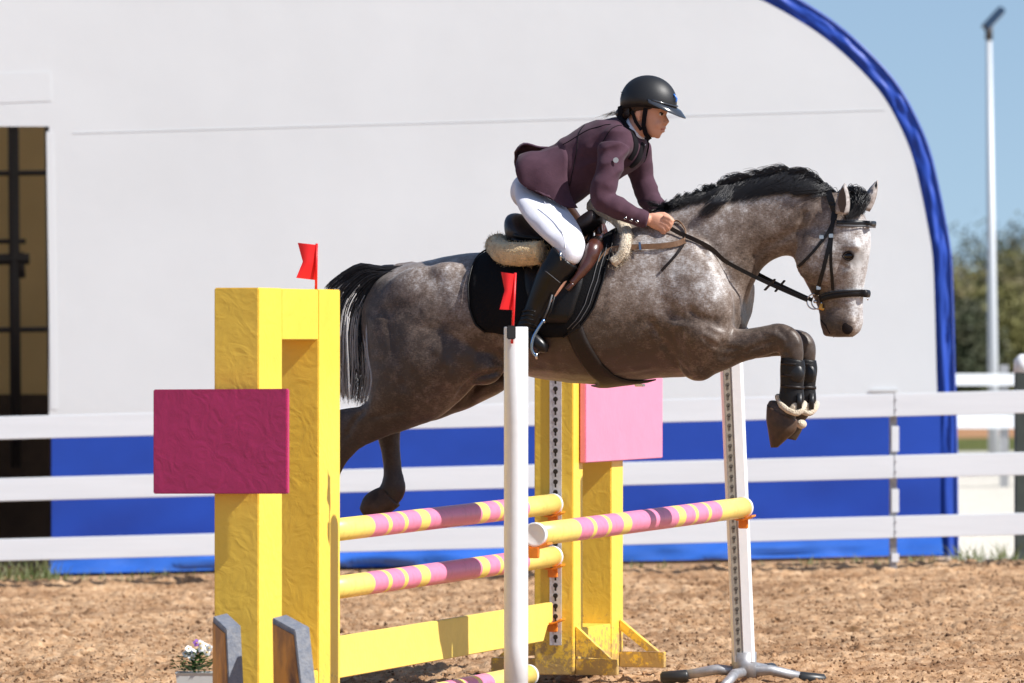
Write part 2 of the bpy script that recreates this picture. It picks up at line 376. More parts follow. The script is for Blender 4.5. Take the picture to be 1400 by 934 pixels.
    # inside
    LI = [Vector((cx+(p.x-cx)*.95, YT+7, p.z*.94)) for p in arch]
    B().prism(LI, (0, .03, 0)).out('inner_lining', M['beige'], t)
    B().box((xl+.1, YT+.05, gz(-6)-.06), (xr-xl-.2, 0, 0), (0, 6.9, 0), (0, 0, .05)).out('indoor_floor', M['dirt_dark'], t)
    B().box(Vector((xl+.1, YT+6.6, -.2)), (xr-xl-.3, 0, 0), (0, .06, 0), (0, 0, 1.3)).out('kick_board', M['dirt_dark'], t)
    Yi = YT+4
    def bar(px0, py0, px1, py1, r, Yq=Yi): B().tube([G(px0, py0, Yq), G(px1, py1, Yq)], r, 8).out('frame_tube', M['steel_dark'], t, smooth=True)
    bar(18, 150, 22, 640, .045); bar(-60, 150, -60, 640, .045); bar(-90, 238, 90, 236, .022); bar(-90, 452, 90, 450, .022); bar(-90, 356, 40, 354, .045)
    bar(28, 345, 30, 380, .03); bar(-90, 330, 35, 330, .02)
    bar(66, 150, 72, 640, .03, YT+.6)
    # someone's dark horse behind the door is only a shadow in the photo: a dark bale
    return t
M['blue_flap'] = mat('blue_tarpaulin_flap', (.03, .13, .52), .35, var=.3, vs=1.5, bump=.3, bs=4, spec=.6)
M['seam_g'] = mat('grey_patch', (.6, .6, .59), .6)
build_tent()

# ------------------------------------------------------------------ fence
def build_fence():
    YF = 41.4; s = F/YF
    t = empty('board_fence', (0, YF, 0), 'white three-board fence running across in front of the tent', 'fence')
    posts = [-590, -134, 318, 770, 1222, 1674]
    off = [(533.5, 565), (618, 649.5), (701, 731)]
    def zr(py, X): return CAMH-(py-HY)/s+(X-G(1400, 0, YF).x)*.0262*.98
    for (y0, y1) in off:
        for a, b_ in zip(posts[:-1], posts[1:]):
            x0, x1 = G(a, 0, YF).x+.002, G(b_, 0, YF).x-.002
            z00, z01, z10, z11 = zr(y0, x0), zr(y0, x1), zr(y1, x0), zr(y1, x1)
            b = B().add([(x0, YF-.03, z10), (x1, YF-.03, z11), (x1, YF-.03, z01), (x0, YF-.03, z00), (x0, YF+.0, z10), (x1, YF, z11), (x1, YF, z01), (x0, YF, z00)],
                        [(0, 1, 2, 3), (7, 6, 5, 4), (0, 4, 5, 1), (1, 5, 6, 2), (2, 6, 7, 3), (3, 7, 4, 0)])
            b.out('rail', M['rail'], t, bevel=.004)
    for a in posts:
        x = G(a, 0, YF).x; g = gz(x); zt = zr(536, x)
        B().box((x-.028, YF+.002, g-.2), (.05, 0, 0), (0, .05, 0), (0, 0, zt-g+.2)).out('post', M['galv'], t, bevel=.004)
        for z0, z1 in ((zr(613, x)-.0, zr(578, x)), (zr(700, x)+.02, zr(664, x)), (zr(764, x), zr(752, x))):
            B().box((x-.016, YF-.012, z0), (.05, 0, 0), (0, .012, 0), (0, 0, z1-z0)).out('post_sleeve', M['rail'], t, bevel=.002)
    for (y0, y1) in off:
        for a in posts:
            x = G(a, 0, YF).x+.012; z0, z1 = zr(y0, x), zr(y1, x)
            for f in (.28, .72):
                z = z0+(z1-z0)*f; B().tube([(x, YF-.034, z), (x, YF-.028, z)], .006, 8, up=Vector((0, 0, 1))).out('bolt', M['galv'], t)
    # separate gate post at the right edge
    x = G(1399, 0, 43.2).x; t2 = empty('gate_post', (x, 43.2, gz(x)), 'dark gate post with white cap at the right edge behind the fence', 'post')
    B().box((x-.055, 43.2, gz(x)-.2), (.11, 0, 0), (0, .11, 0), (0, 0, 1.45)).out('shaft', M['steel_green'], t2, bevel=.006)
    B().tube([(x, 43.26, gz(x)+1.25), (x, 43.26, gz(x)+1.34), (x, 43.26, gz(x)+1.38)], [.065, .06, .02], 12).out('cap', M['white_plastic'], t2, smooth=True)
    # far fence
    YG = 66.0; t3 = empty('far_fence', (9, YG, 0), 'distant white two-rail fence in front of the trees', 'fence')
    x0, x1 = G(1240, 0, YG).x, G(1700, 0, YG).x
    for y0, y1 in ((511, 527), (566, 586)):
        a, b_ = G(0, y0, YG).z, G(0, y1, YG).z
        B().box((x0, YG, b_), (x1-x0, 0, 0), (0, .03, 0), (0, 0, a-b_)).out('rail', M['rail'], t3)
    for px in (1280, 1368, 1456, 1544, 1632):
        x = G(px, 0, YG).x; B().box((x, YG+.04, gz(x)-.2), (.09, 0, 0), (0, .09, 0), (0, 0, 1.4)).out('post', M['galv'], t3)
M['steel_green'] = mat('dark_green_post', (.05, .06, .05), .6, var=.3)
build_fence()
# lamp post
def build_lamp():
    Y = 80.0; x = G(1357, 0, Y).x; t = empty('lamp_post', (x, Y, gz(x)), 'tall thin pale grey lamp post with a tilted floodlight against the sky', 'lamp post')
    top = G(1352, 44, Y)
    B().tube([(x+.02, Y, gz(x)-.3), (x, Y, 1.5), top], [.075, .065, .035], 12).out('pole', mat('pale_pole', (.50, .52, .54), .5, metal=.2), t, smooth=True)
    a, b_ = G(1350, 42, Y), G(1374, 16, Y); d = b_-a; n_ = Vector((-d.z, 0, d.x)).normalized()
    B().tube([top-Vector((0, 0, .1)), top+Vector((.0, 0, .08))], .05, 10).out('bracket', M['steel_dark'], t, smooth=True)
    h = B().box(a-n_*.0+Vector((0, -.22, 0)), d, Vector((0, .44, 0)), n_*.10).out('floodlight', mat('dark_blue_housing', (.02, .05, .10), .4), t, bevel=.012)
    B().box(a+d*.12-n_*.008+Vector((0, -.17, 0)), d*.76, Vector((0, .34, 0)), n_*.006).out('lens', mat('lamp_lens', (.5, .5, .5), .2), h)
build_lamp()
# trees far behind
def build_trees():
    specs = [(1318, 355, 200, 2.6, 0), (1345, 362, 196, 2.4, 1), (1372, 345, 203, 2.8, 0), (1388, 284, 215, 2.2, 2), (1412, 320, 210, 2.6, 1), (1290, 350, 204, 2.8, 1), (1440, 330, 200, 3, 2), (1335, 395, 190, 1.8, 1), (1368, 390, 188, 1.9, 0), (1400, 385, 190, 2.0, 1), (1262, 362, 208, 2.5, 0), (1475, 345, 204, 3, 1), (1356, 385, 194, 1.7, 2), (1312, 410, 186, 1.7, 2)]
    fm = [mat('foliage_olive', (.21, .19, .05), .7, c2=(.11, .11, .035), vs=1.5), mat('foliage_brown_green', (.20, .16, .065), .7, c2=(.10, .085, .04), vs=1.5), mat('foliage_dark', (.045, .06, .025), .7, c2=(.08, .075, .035), vs=1.5)]
    bark = mat('bark', (.10, .075, .055), .9, var=.4)
    lab = ['olive green bush in the row beyond the far fence', 'brownish bush in the row beyond the far fence', 'dark green tree in the row beyond the far fence']
    for i, (px, py, Y, wd, k) in enumerate(specs):
        tp = G(px, py, Y); g = gz(tp.x)-.1; H = tp.z-g
        place = ['left end', 'right side', 'middle'][i % 3]
        t = empty('tree', (tp.x, Y, g), lab[k].replace(' in the row', (', %s' % ['leftmost', 'second from left', 'third from left', 'fourth from left', 'fifth from left', 'rightmost'][sorted(q[0] for q in specs if q[4] == k).index(px)])+', in the row'), 'tree', ['olive bushes beyond the far fence', 'brownish bushes beyond the far fence', 'dark trees beyond the far fence'][k])
        base = Vector((tp.x, Y, g)); b = B()
        b.tube([base-Vector((0, 0, .2)), base+Vector((.1, 0, H*.4)), base+Vector((0, .1, H*.9))], [.13, .09, .02], 8)
        for _ in range(14):
            a = rng.uniform(0, 6.28); z = rng.uniform(.15, .7)*H; q = base+Vector((0, 0, z)); e = q+Vector((math.cos(a), math.sin(a), .7))*wd*.5*rng.uniform(.5, 1)
            b.tube([q, (q+e)/2+Vector((0, 0, .1)), e], [.05, .03, .01], 5)
        b.out('trunk', bark, t)
        cl = [(rng.normal(0, wd*.27), rng.normal(0, wd*.27), H*rng.uniform(.12, .88)) for _ in range(26)]
        nn = 4200; c = np.array(cl)[rng.integers(0, 26, nn)]+rng.normal(0, 1, (nn, 3))*np.array([.42, .42, .36])
        c[:, 2] = np.clip(c[:, 2], .1, H*1.0); b = B(); vs = []; fs = []
        for q in c:
            sc = rng.uniform(.05, .12); a = Vector(rng.normal(size=3)).normalized(); d = a.orthogonal().normalized(); e = a.cross(d)
            n0 = len(vs); o_ = base+Vector(q)
            vs += [o_+d*sc, o_+e*sc*.6, o_-d*sc, o_-e*sc*.6]; fs.append((n0, n0+1, n0+2, n0+3))
        mesh('crown', vs, fs, fm[k], t)
build_trees()
def far_wood():
    vs, fs = [], []
    for (x0, x1, Y) in ((19, 75, 216), (-75, -14, 216)):
        cl = []
        x = x0
        while x < x1: cl.append((x, Y+rng.normal(0, 2.5), rng.uniform(1.8, 4.6))); x += rng.uniform(.5, 1.1)
        for (cx, cy, h) in cl:
            n_ = 420; q = rng.normal(0, 1, (n_, 3))*np.array([.9, .9, h*.24])+np.array([cx, cy, h*.5])
            for p in q:
                if p[2] < .1: continue
                sc = rng.uniform(.10, .22); a = Vector(rng.normal(size=3)).normalized(); d = a.orthogonal().normalized(); e = a.cross(d); o_ = Vector(p); k = len(vs)
                vs += [o_+d*sc, o_+e*sc*.6, o_-d*sc, o_-e*sc*.6]; fs.append((k, k+1, k+2, k+3))
    tag(mesh('far_wood', vs, fs, bpy.data.materials['foliage_brown_green']), 'far line of scrubby woodland at the edge of the field', 'wood', kind='stuff')
far_wood()
# grass tufts along the fence
def build_grass():
    b = B()
    for px, n_, hh, sp in [(10, 50, .22, .35), (45, 60, .22, .25), (75, 30, .12, .2), (140, 20, .10, .3), (210, 30, .11, .25), (225, 18, .08, .2), (480, 25, .10, .3), (560, 20, .08, .4), (640, 20, .07, .3), (870, 25, .10, .3), (890, 20, .09, .2), (940, 14, .07, .3), (1060, 20, .08, .3), (1105, 30, .10, .2), (1150, 24, .10, .3), (1200, 30, .10, .3), (1235, 20, .09, .2), (1265, 20, .1, .2), (1322, 34, .16, .12), (1345, 12, .09, .2), (1372, 36, .17, .12), (1392, 12, .10, .2), (300, 20, .1, .3), (1020, 14, .07, .3)]:
        for _ in range(int(n_*1.3)):
            Y = 42.0+rng.uniform(0, .9); x = G(px, 0, Y).x+rng.normal(0, sp*.5); z = gz(x)-.09; h = hh*rng.uniform(.4, 1.2)
            d = Vector((rng.normal(0, .35), rng.normal(0, .35), 1))*h; wv = Vector((.005, .002, 0))
            p = Vector((x, Y, z)); q = p+d*.6; e = p+d+Vector((d.x*.4, 0, 0))
            b.add([p-wv, p+wv, q+wv*.7, q-wv*.7, e], [(0, 1, 2, 3), (3, 2, 4)])
    tag(b.out('grass_tufts', M['grass']), 'low green weeds and grass growing along the foot of the tent and fence', 'grass', kind='stuff')
build_grass()

# ------------------------------------------------------------------ jump
ZU = Vector((0, 0, 1))
O1 = Vector((-.716, 25.6, 0)); O2 = O1+U*3.34
def build_wing(O, out, L, posts, top, wb, label, slope_up, near):
    """O: pole-side corner of the sunlit face; out: away from the poles; posts: widths of pole-side and outer post"""
    g = gz(O.x)-.03; t = empty('jump_wing', (O.x, O.y, g), label, 'jump wing', 'yellow wooden jump wings')
    T = -V*.19; O = Vector((O.x, O.y, g)); a, c = posts
    H = top-g
    y = M['yellow']
    B().box(O, out*a, T, ZU*H).out('post', y, t, bevel=.004)
    B().box(O+out*(L-c), out*c, T, ZU*H).out('post', y, t, bevel=.004)
    B().box(O+out*(a+.0005)-V*.0015+ZU*(H-.21), out*(L-a-c-.001), T*.98, ZU*.2085).out('beam', y, t, bevel=.004)
    B().box(O+out*(a+.0005)-V*.0015+ZU*.04, out*(L-a-c-.001), T*.98, ZU*(wb-.04)).out('base_panel', y, t, bevel=.004)
    for k, q in enumerate((.03, L-.07)):
        if near: continue
        f0 = O+out*q+ZU*.0
        for sg, ln in ((1, .20+.02*k), (-1, .22)):
            st = f0+V*(.003 if sg > 0 else -.193)
            B().box(st, out*.04, V*sg*ln, ZU*.075).out('foot', y, t, bevel=.003)
            B().prism([st+ZU*.078+V*sg*(ln-.085), st+ZU*.078+V*sg*(ln-.03), st+ZU*.078+V*sg*.002+ZU*.15, st+ZU*.078+V*sg*.002+ZU*(.10 if k else .01)], out*.035).out('brace', y, t)
    # keyhole track on the end that faces the poles
    e = -out
    c0 = O-V*.055+ZU*.14+e*.002
    B().box(c0, e*.004, -V*.058, ZU*(1.45-.14)).out('cup_track', M['track'], t)
    hb = B(); z = .17
    while z < 1.42:
        q = c0-V*.029+ZU*(z-.14)+e*.0055
        hb.add([q+V*math.cos(i*math.pi/5)*.012+ZU*(math.sin(i*math.pi/5)*.012+.008) for i in range(10)], [tuple(range(10))])
        hb.add([q-V*.0045-ZU*.018, q+V*.0045-ZU*.018, q+V*.0045+ZU*.004, q-V*.0045+ZU*.004], [(0, 1, 2, 3)])
        z += .0485
    hb.out('keyholes', M['hole'], t)
    return t
w1 = build_wing(O1, -U, 1.0, (.27, .28), 1.755, .23, 'yellow jump wing nearest on the left with a pink panel painted in shaded tone', 1, True)
# pink panel, shade put into its colour, on the outer end of the near wing
q = O1-U*1.004; s_ = F/(q.y-.04)
x0, x1 = G(214, 0, q.y-.03).x, G(400, 0, q.y-.03).x
def on_end(px, py, d=.02):
    # point on the plane through the outer end of the near wing
    k = (px-700)/F; b_ = q-U*d; t_ = (k*b_.y-b_.x)/(V.x-k*V.y); r = b_+V*t_; return Vector((r.x, r.y, CAMH-(py-HY)*r.y/F))
A_ = on_end(213, 675, .03); Bq = on_end(396, 675, .03); Cq = on_end(396, 533, .03)
pz0 = A_.z; ph = Cq.z-A_.z
B().box(A_, Bq-A_, -U*.03+U*.0, ZU*ph).out('panel', M['pink_shaded'], w1, bevel=.004)
for zz in (.3, .7):
    B().box(A_+(Bq-A_)*zz+ZU*.05, V*.04, U*.028, ZU*(ph-.1)).out('panel_batten', M['yellow'], w1)
w2 = build_wing(O2, U, .83, (.16, .2), 1.74, .215, 'yellow jump wing farther off behind the horse with a pink panel painted in sunlit tone', 1, False)
# pink panel on the sunlit face of the far wing
def on_face(px, py, d=.0):
    k = (px-700)/F; b_ = O2+V*d; t_ = (k*b_.y-b_.x)/(U.x-k*U.y); r = b_+U*t_; return Vector((r.x, r.y, CAMH-(py-HY)*r.y/F))
A_ = on_face(801, 633, .035); Bq = on_face(906, 628, .035); Bq.z = A_.z
B().box(A_, Bq-A_, -V*.03, ZU*.46).out('panel', M['pink'], w2, bevel=.004)

def stripe_mat(name, L, wear=0):
    m = mat(name, (.86, .68, .12), .38, spec=.5, bump=.06, bs=40); n = m.node_tree.nodes; l = m.node_tree.links
    tc = n.new('ShaderNodeTexCoord'); sx = n.new('ShaderNodeSeparateXYZ'); l.new(tc.outputs['Object'], sx.inputs[0])
    mr = n.new('ShaderNodeMapRange'); l.new(sx.outputs[0], mr.inputs[0]); mr.inputs[1].default_value = 0; mr.inputs[2].default_value = L
    r = n.new('ShaderNodeValToRGB'); r.color_ramp.interpolation = 'CONSTANT'; l.new(mr.outputs[0], r.inputs[0])
    Yc, Pc = (.88, .66, .16, 1), (.78, .22, .36, 1)
    st = [(0, Yc), (.155, Pc), (.21, Yc), (.225, Pc), (.275, Yc), (.29, Pc), (.345, Yc), (.385, Pc), (.61, Yc), (.645, Pc), (.695, Yc), (.71, Pc), (.76, Yc), (.775, Pc), (.83, Yc)]
    e = r.color_ramp.elements
    while len(e) < len(st): e.new(.5)
    for el, (po, c) in zip(e, st): el.position = po; el.color = c
    nz = n.new('ShaderNodeTexNoise'); nz.inputs['Scale'].default_value = 30; nz.inputs['Detail'].default_value = 6; l.new(tc.outputs['Object'], nz.inputs[0])
    rr = n.new('ShaderNodeValToRGB'); rr.color_ramp.elements[0].position = .3; rr.color_ramp.elements[0].color = (.86, .84, .8, 1); rr.color_ramp.elements[1].position = .5; l.new(nz.outputs[0], rr.inputs[0])
    mx = n.new('ShaderNodeMix'); mx.data_type = 'RGBA'; mx.blend_type = 'MULTIPLY'; mx.inputs[0].default_value = 1; l.new(r.outputs[0], mx.inputs[6]); l.new(rr.outputs[0], mx.inputs[7])
    l.new(mx.outputs[2], n['Principled BSDF'].inputs['Base Color']); return m
PL = 3.28
M['stripe'] = stripe_mat('striped_pole_paint', PL)
def pole(a, b_, label):
    a, b_ = Vector(a), Vector(b_); L = (b_-a).length; t = empty('jump_pole', a, label, 'jump pole', 'yellow and pink striped jump poles')
    d = (b_-a)/L; t.rotation_mode = 'XYZ'
    def local(name, R, m):
        bb = B().rings(R); me = bpy.data.meshes.new(name); me.from_pydata([tuple(p) for p in bb.v], [], bb.f)
        for p in me.polygons: p.use_smooth = len(p.vertices) == 4
        o = bpy.data.objects.new(name, me); COL.objects.link(o); o.parent = t; me.materials.append(m); return o
    ring = lambda x, r: [Vector((x, math.cos(2*math.pi*i/32)*r, math.sin(2*math.pi*i/32)*r)) for i in range(32)]
    local('shaft', [ring(L*k/8, .0485-.0015*abs(k-4)/4*0) for k in range(9)], M['stripe'])
    for x0, sg in ((0, -1), (L, 1)):
        c = local('end_cap', [ring(x0+sg*.0005-sg*.02, .0505), ring(x0+sg*.006, .0505), ring(x0+sg*.009, .047), ring(x0+sg*.005, .038), ring(x0+sg*.004, .012)], M['white_plastic'])
    t.rotation_euler = d.to_track_quat('X', 'Z').to_euler()
    return t
Q1 = O1-V*.09+U*.03; Q1f = Q1+U*PL
def at(pt, z): return Vector((pt.x, pt.y, z))
pole(at(Q1+U*.04, .746), at(Q1f, .778), 'upper striped pole of the yellow wings, directly above another pole and a plank')
pole(at(Q1+U*.04, .503), at(Q1f, .532), 'lower striped pole of the yellow wings, just above the yellow plank')
pole(at(Q1+V*.02-U*.55, -.03), at(Q1f+V*.02-U*.45, .0), 'striped pole lying on the sand below the yellow plank')
Q2 = Q1+V*.93-U*.0; Q2f = Q2+U*(PL-.03)
pole(at(Q2, .741), at(Q2f, .770), 'single striped pole held by the two white stands, landing side of the jump')
# plank
def plank():
    a = at(Q1-V*.03, .207); b_ = at(Q1f-V*.03, .230); t = empty('jump_plank', a-ZU*.085, 'long yellow plank hanging low between the yellow wings', 'plank')
    d = b_-a; h = .088
    n_ = lambda f, dz: a+d*f+ZU*dz
    prof = [n_(.0, -.02), n_(.018, -h), n_(.955, -h), n_(.975, -.02), n_(1, .0), n_(1, h), n_(0, h)]
    B().prism([p for p in prof], V*.03).out('board', M['yellow_smooth'], t, bevel=.004)
plank()
def cup(pt, z, label, sgn):
    p = at(pt, z); t = empty('jump_cup', p, label, 'jump cup', 'orange plastic jump cups')
    e = U*sgn
    R = []
    for k in range(6):
        x = -.045+.09*k/5; R.append([p+V*x*1.3+e*yy+ZU*(.020*(abs(x)/.045)**2+dz) for yy, dz in ((-.035, 0), (.035, 0), (.035, -.008), (-.035, -.008))])
    B().rings(R).out('tray', M['orange'], t, smooth=False)
    B().box(p-V*.022+e*.02-ZU*.045, V*.044, e*.024, ZU*.045).out('holder', M['orange'], t, bevel=.003)
cup(Q1f-U*.03, .778-.052, 'orange cup under the far end of the upper pole', 1)
cup(Q1f-U*.03, .532-.052, 'orange cup under the far end of the lower pole', 1)
cup(Q1f-U*.03, .225, 'orange cup under the far end of the yellow plank', 1)
cup(Q2+U*.02, .741-.052, 'orange cup at the near white post, under the end of the single pole', -1)
cup(Q2f-U*.02, .770-.052, 'orange cup on the far white stand with feet', 1)

def white_stands():
    # near round post
    c = G(705.5, 0, 25.18); g = gz(c.x)-.03; t = empty('jump_stand', (c.x, c.y, g), 'round white post in the foreground with a red flag clipped on top', 'jump stand')
    zt = CAMH-(447-HY)*c.y/F; r = .0495
    ring = lambda z, rr: [Vector((c.x+math.cos(2*math.pi*i/40)*rr, c.y+math.sin(2*math.pi*i/40)*rr, z)) for i in range(40)]
    zs = [g+.07, .3, .8, 1.2, zt-.004, zt]; o = B().rings([ring(z, r if i < 5 else r-.003) for i, z in enumerate(zs)]).out('tube', M['white_plastic'], t, smooth=True)
    em = mat('embossed_white', (.72, .72, .72), .5)
    b = B()
    for k, z in enumerate([1.555-.107*i for i in range(12)]):   # little relief marks of the height scale
        a0 = math.radians(-52); 
        for seg in ([(0, 0), (.012, 0)], [(0, .014), (.012, .014)], [(0, 0), (0, .014)], [(.012, 0), (.012, .014)]):
            if (k*7+int(seg[0][0]*1000)+int(seg[1][1]*700)) % 4 == 0: continue
            pts = []
            for (u_, v_) in seg: an = a0+u_/r; pts.append(Vector((c.x+math.cos(an)*(r+.0005), c.y+math.sin(an)*(r+.0005), z+v_)))
            b.tube(pts, .0011, 4)
    tag(b.out('scale_marks', em, t), kind='stuff')
    for an in (20, 140, 260):
        d = Vector((math.cos(math.radians(an)), math.sin(math.radians(an)), 0))
        b_ = Vector((c.x, c.y, g)); B().tube([b_+ZU*.09+d*.03, b_+d*.36+ZU*.03], [.022, .02], 10).out('leg', M['galv'], t, smooth=True)
        B().tube([b_+d*.34+ZU*.032, b_+d*.42+ZU*.022], [.027, .025], 10).out('rubber_foot', M['black'], t, smooth=True)
    B().tube([(c.x, c.y, g+.05), (c.x, c.y, g+.16)], .056, 20).out('base_collar', M['galv'], t, smooth=True)
    # far stand with keyhole face
    Y = 28.62; base = G(1018, 905, Y); g = base.z-.0; tp = G(999, 450, Y); ax = (tp-base)
    t = empty('jump_stand', (base.x, base.y, gz(base.x)-.1), 'white keyhole stand on three grey feet at the far right end of the jump', 'jump stand')
    e1 = Vector((1, 0, 0)); wv = Vector((.107, -.0, 0))
    o = base-Vector((.055, 0, 0))
    # profile: channel on the left (faces the poles), white body on the right
    prof = [(-.055, .0), (-.046, -.022), (-.008, -.022), (-.004, -.03), (.035, -.03), (.046, -.018), (.05, .0), (.05, .07), (-.055, .07)]
    B().prism([base+Vector((x, y, 0)) for x, y in prof], ax).out('upright', M['white_plastic'], t, bevel=0)
    f0 = base+Vector((-.043, -.026, .03)); B().box(f0, (.032, 0, 0), (0, .006, 0), ax*.97).out('cup_track', M['track_warm'], t)
    hb = B(); L = ax.length*.96; n_ = int(L/.0475)
    for k in range(n_):
        q = f0+ax.normalized()*(k*.0475+.02)+Vector((.016, -.0015, 0))
        hb.add([q+Vector((math.cos(i*math.pi/5)*.009, 0, math.sin(i*math.pi/5)*.009+.008)) for i in range(10)], [tuple(range(10))])
        hb.add([q+Vector(p) for p in ((-.0045, 0, -.016), (.0045, 0, -.016), (.0045, 0, .004), (-.0045, 0, .004))], [(0, 1, 2, 3)])
    hb.out('keyholes', M['hole2'], t)
    c = base+Vector((-.002, .02, 0))
    B().tube([c-ZU*.07, c+ZU*.045], .058, 20).out('base_collar', M['galv'], t, smooth=True)
    for (ex, ey, dy) in ((926, 925, .02), (1106, 928, .05), (985, 944, -.5), (1050, 915, .4)):
        e = G(ex, ey, Y+dy); d = (e-c); d.z = e.z-(c.z-.05)
        B().tube([c-ZU*.05, c-ZU*.03+Vector((d.x, d.y, 0))*.4+ZU*d.z*.3, e], [.024, .024, .022], 12).out('leg', M['galv'], t, smooth=True)
        k = Vector((d.x, d.y, d.z)).normalized()
        B().tube([e-k*.05, e-k*.04, e+k*.07, e+k*.08], [.026, .03, .028, .015], 12).out('rubber_foot', M['black'], t, smooth=True)
M['track_warm'] = mat('warm_steel_track', (.36, .32, .26), .5, metal=.2, var=.25, vs=30)
M['hole2'] = mat('keyhole_grey', (.10, .085, .07), .8)
white_stands()
def flag(pts, stick, Y, label, clip=False):
    t = empty('red_flag', G(*stick[1], Y), label, 'flag')
    B().tube([G(*stick[0], Y), G(*stick[1], Y)], .0055, 8).out('stick', M['red'], t, smooth=True)
    b = B(); pp = [G(x, y, Y) for x, y in pts]; n_ = 10
    # two-tail cloth, gently curved
    tl, tr, notch, bl, br = pp
    R = []
    for i in range(n_+1):
        f = i/n_; r = []
        for j in range(n_+1):
            g_ = j/n_
            left = tl.lerp(notch, g_*2) if g_ < .5 else notch.lerp(bl, g_*2-1)
            right = tr.lerp(br, g_); p = left.lerp(right, f); r.append(p+Vector((0, -.012*math.sin(f*3.1+g_*1.5), 0)))
        R.append(r)
    b.rings(R, cap=False, closed=False); R2 = [[p+Vector((0, .002, 0)) for p in r] for r in R]; b.rings(R2, cap=False, closed=False)
    b.out('cloth', M['red'], t, smooth=True)
    if clip:
        B().box(G(693, 464, Y)+Vector((0, -.018, 0)), (.036, 0, 0), (0, .02, 0), (0, 0, .056)).out('clip', M['black'], t, bevel=.004)
flag([(407, 332), (434, 335), (414, 358), (405, 380), (431, 383)], ((433, 333), (432, 398)), 25.5, 'small red swallow-tail flag on top of the near yellow wing')
flag([(685, 372), (705, 375), (690, 397), (683, 423), (702, 424)], ((704.5, 373), (700, 470)), 25.12, 'small red swallow-tail flag clipped to the white foreground post', True)

# grey edged blocks and flower box, bottom left
def blocks():
    for (face, top_, th, Y, lab) in [
        ([(291, 843), (309, 860), (314, 960), (291, 960)], None, (19.5, -4), 23.7, 'left one of two grey-edged boards leaning up at the foot of the near yellow wing'),
        ([(372, 845), (403, 862), (414, 960), (374, 960)], None, (19.5, -4), 23.5, 'right one of two grey-edged boards, brighter orange, at the foot of the near yellow wing')]:
        t = empty('wooden_board', G(face[3][0], 984, Y), lab, 'board', 'grey-edged boards by the near wing')
        # the broad face turns away to the left: far edge deeper
        D = [(0, .16), (0, 0), (0, 0), (0, .16)]
        A = [G(x, y, Y+d[1]) for (x, y), d in zip(face, D)]
        A[2] = A[2]+(A[2]-A[1])*.35; A[3] = Vector((A[3].x, A[3].y, A[2].z)); 
        th_ = Vector((th[0]/F*Y, .035, .012))
        B().prism(A, th_).out('edge_band', M['board_edge'], t, bevel=.003)
        c = sum(A, Vector())/4; fc = []
        nrm = (A[1]-A[0]).cross(A[3]-A[0]).normalized(); nrm = nrm if nrm.x < 0 else -nrm
        for p in A: fc.append(p+(c-p)*.10+nrm*.004)
        B().prism(fc, -nrm*.003).out('face_sheet', M['board_face'], t)
blocks()
def flowers():
    Y = 24.3; c = G(268, 0, Y); g = gz(c.x)-.05; z0 = CAMH-(919-HY)*Y/F
    t = empty('flower_box', (c.x, Y, g), 'pale planter of white pansies beside the near yellow wing', 'planter')
    b = B(); R = []
    for z, hx, hy in ((g, .055, .05), (z0-.01, .075, .07), (z0, .08, .075), (z0, .07, .065), (z0-.02, .068, .063)):
        R.append([Vector((c.x+sx*hx, Y+sy*hy, z)) for sx, sy in ((-1, -1), (1, -1), (1, 1), (-1, 1))])
    b.rings(R).out('box', M['planter'], t)
    pl = empty('pansy_plant', (c.x, Y, z0), 'bushy pansy with white flowers growing in the pale planter', 'plant')
    b = B()
    for _ in range(240):
        a = rng.uniform(0, 6.28); r = abs(rng.normal(0, .042)); h = rng.uniform(0, .085)*(1-r*6) if r < .1 else .0
        o = Vector((c.x+math.cos(a)*r*1.15, Y+math.sin(a)*r, z0+max(h, 0)+.004)); d = Vector((math.cos(a), math.sin(a), rng.uniform(-.3, .8))).normalized(); s2 = d.cross(ZU).normalized(); L = rng.uniform(.018, .034); up = ZU*.004
        b.add([o, o+d*L*.5+s2*L*.3+up, o+d*L, o+d*L*.5-s2*L*.3+up], [(0, 1, 2, 3)])
    b.out('leaves', M['leaf'], pl); 
    for i, (px, py) in enumerate([(274, 880), (283, 892), (258, 887), (275, 887), (265, 892), (281, 883), (269, 879), (262, 899), (254, 894), (286, 886)]):
        o = G(px, py, Y-.04+.02*(i % 3)); b = B(); f = M['petal'] if i not in (6,) else M['petal_v']; tilt = Vector((rng.normal(0, .4), -1, .3+rng.normal(0, .3))).normalized(); e1 = tilt.orthogonal().normalized(); e2 = tilt.cross(e1)
        for k in range(5):
            a = k*2*math.pi/5+.3; d = e1*math.cos(a)+e2*math.sin(a); s2 = e1*-math.sin(a)+e2*math.cos(a); L = .015
            b.add([o, o+d*L*.55+s2*L*.5, o+d*L+s2*L*.28-tilt*.002, o+d*L-s2*L*.28-tilt*.002, o+d*L*.55-s2*L*.5], [(0, 1, 2, 3, 4)])
        fl = b.out('flower', f, pl); B().ell(o+tilt*.002, .0035, .0035, .0035, 5).out('flower_centre', M['petal_y'], fl)
flowers()
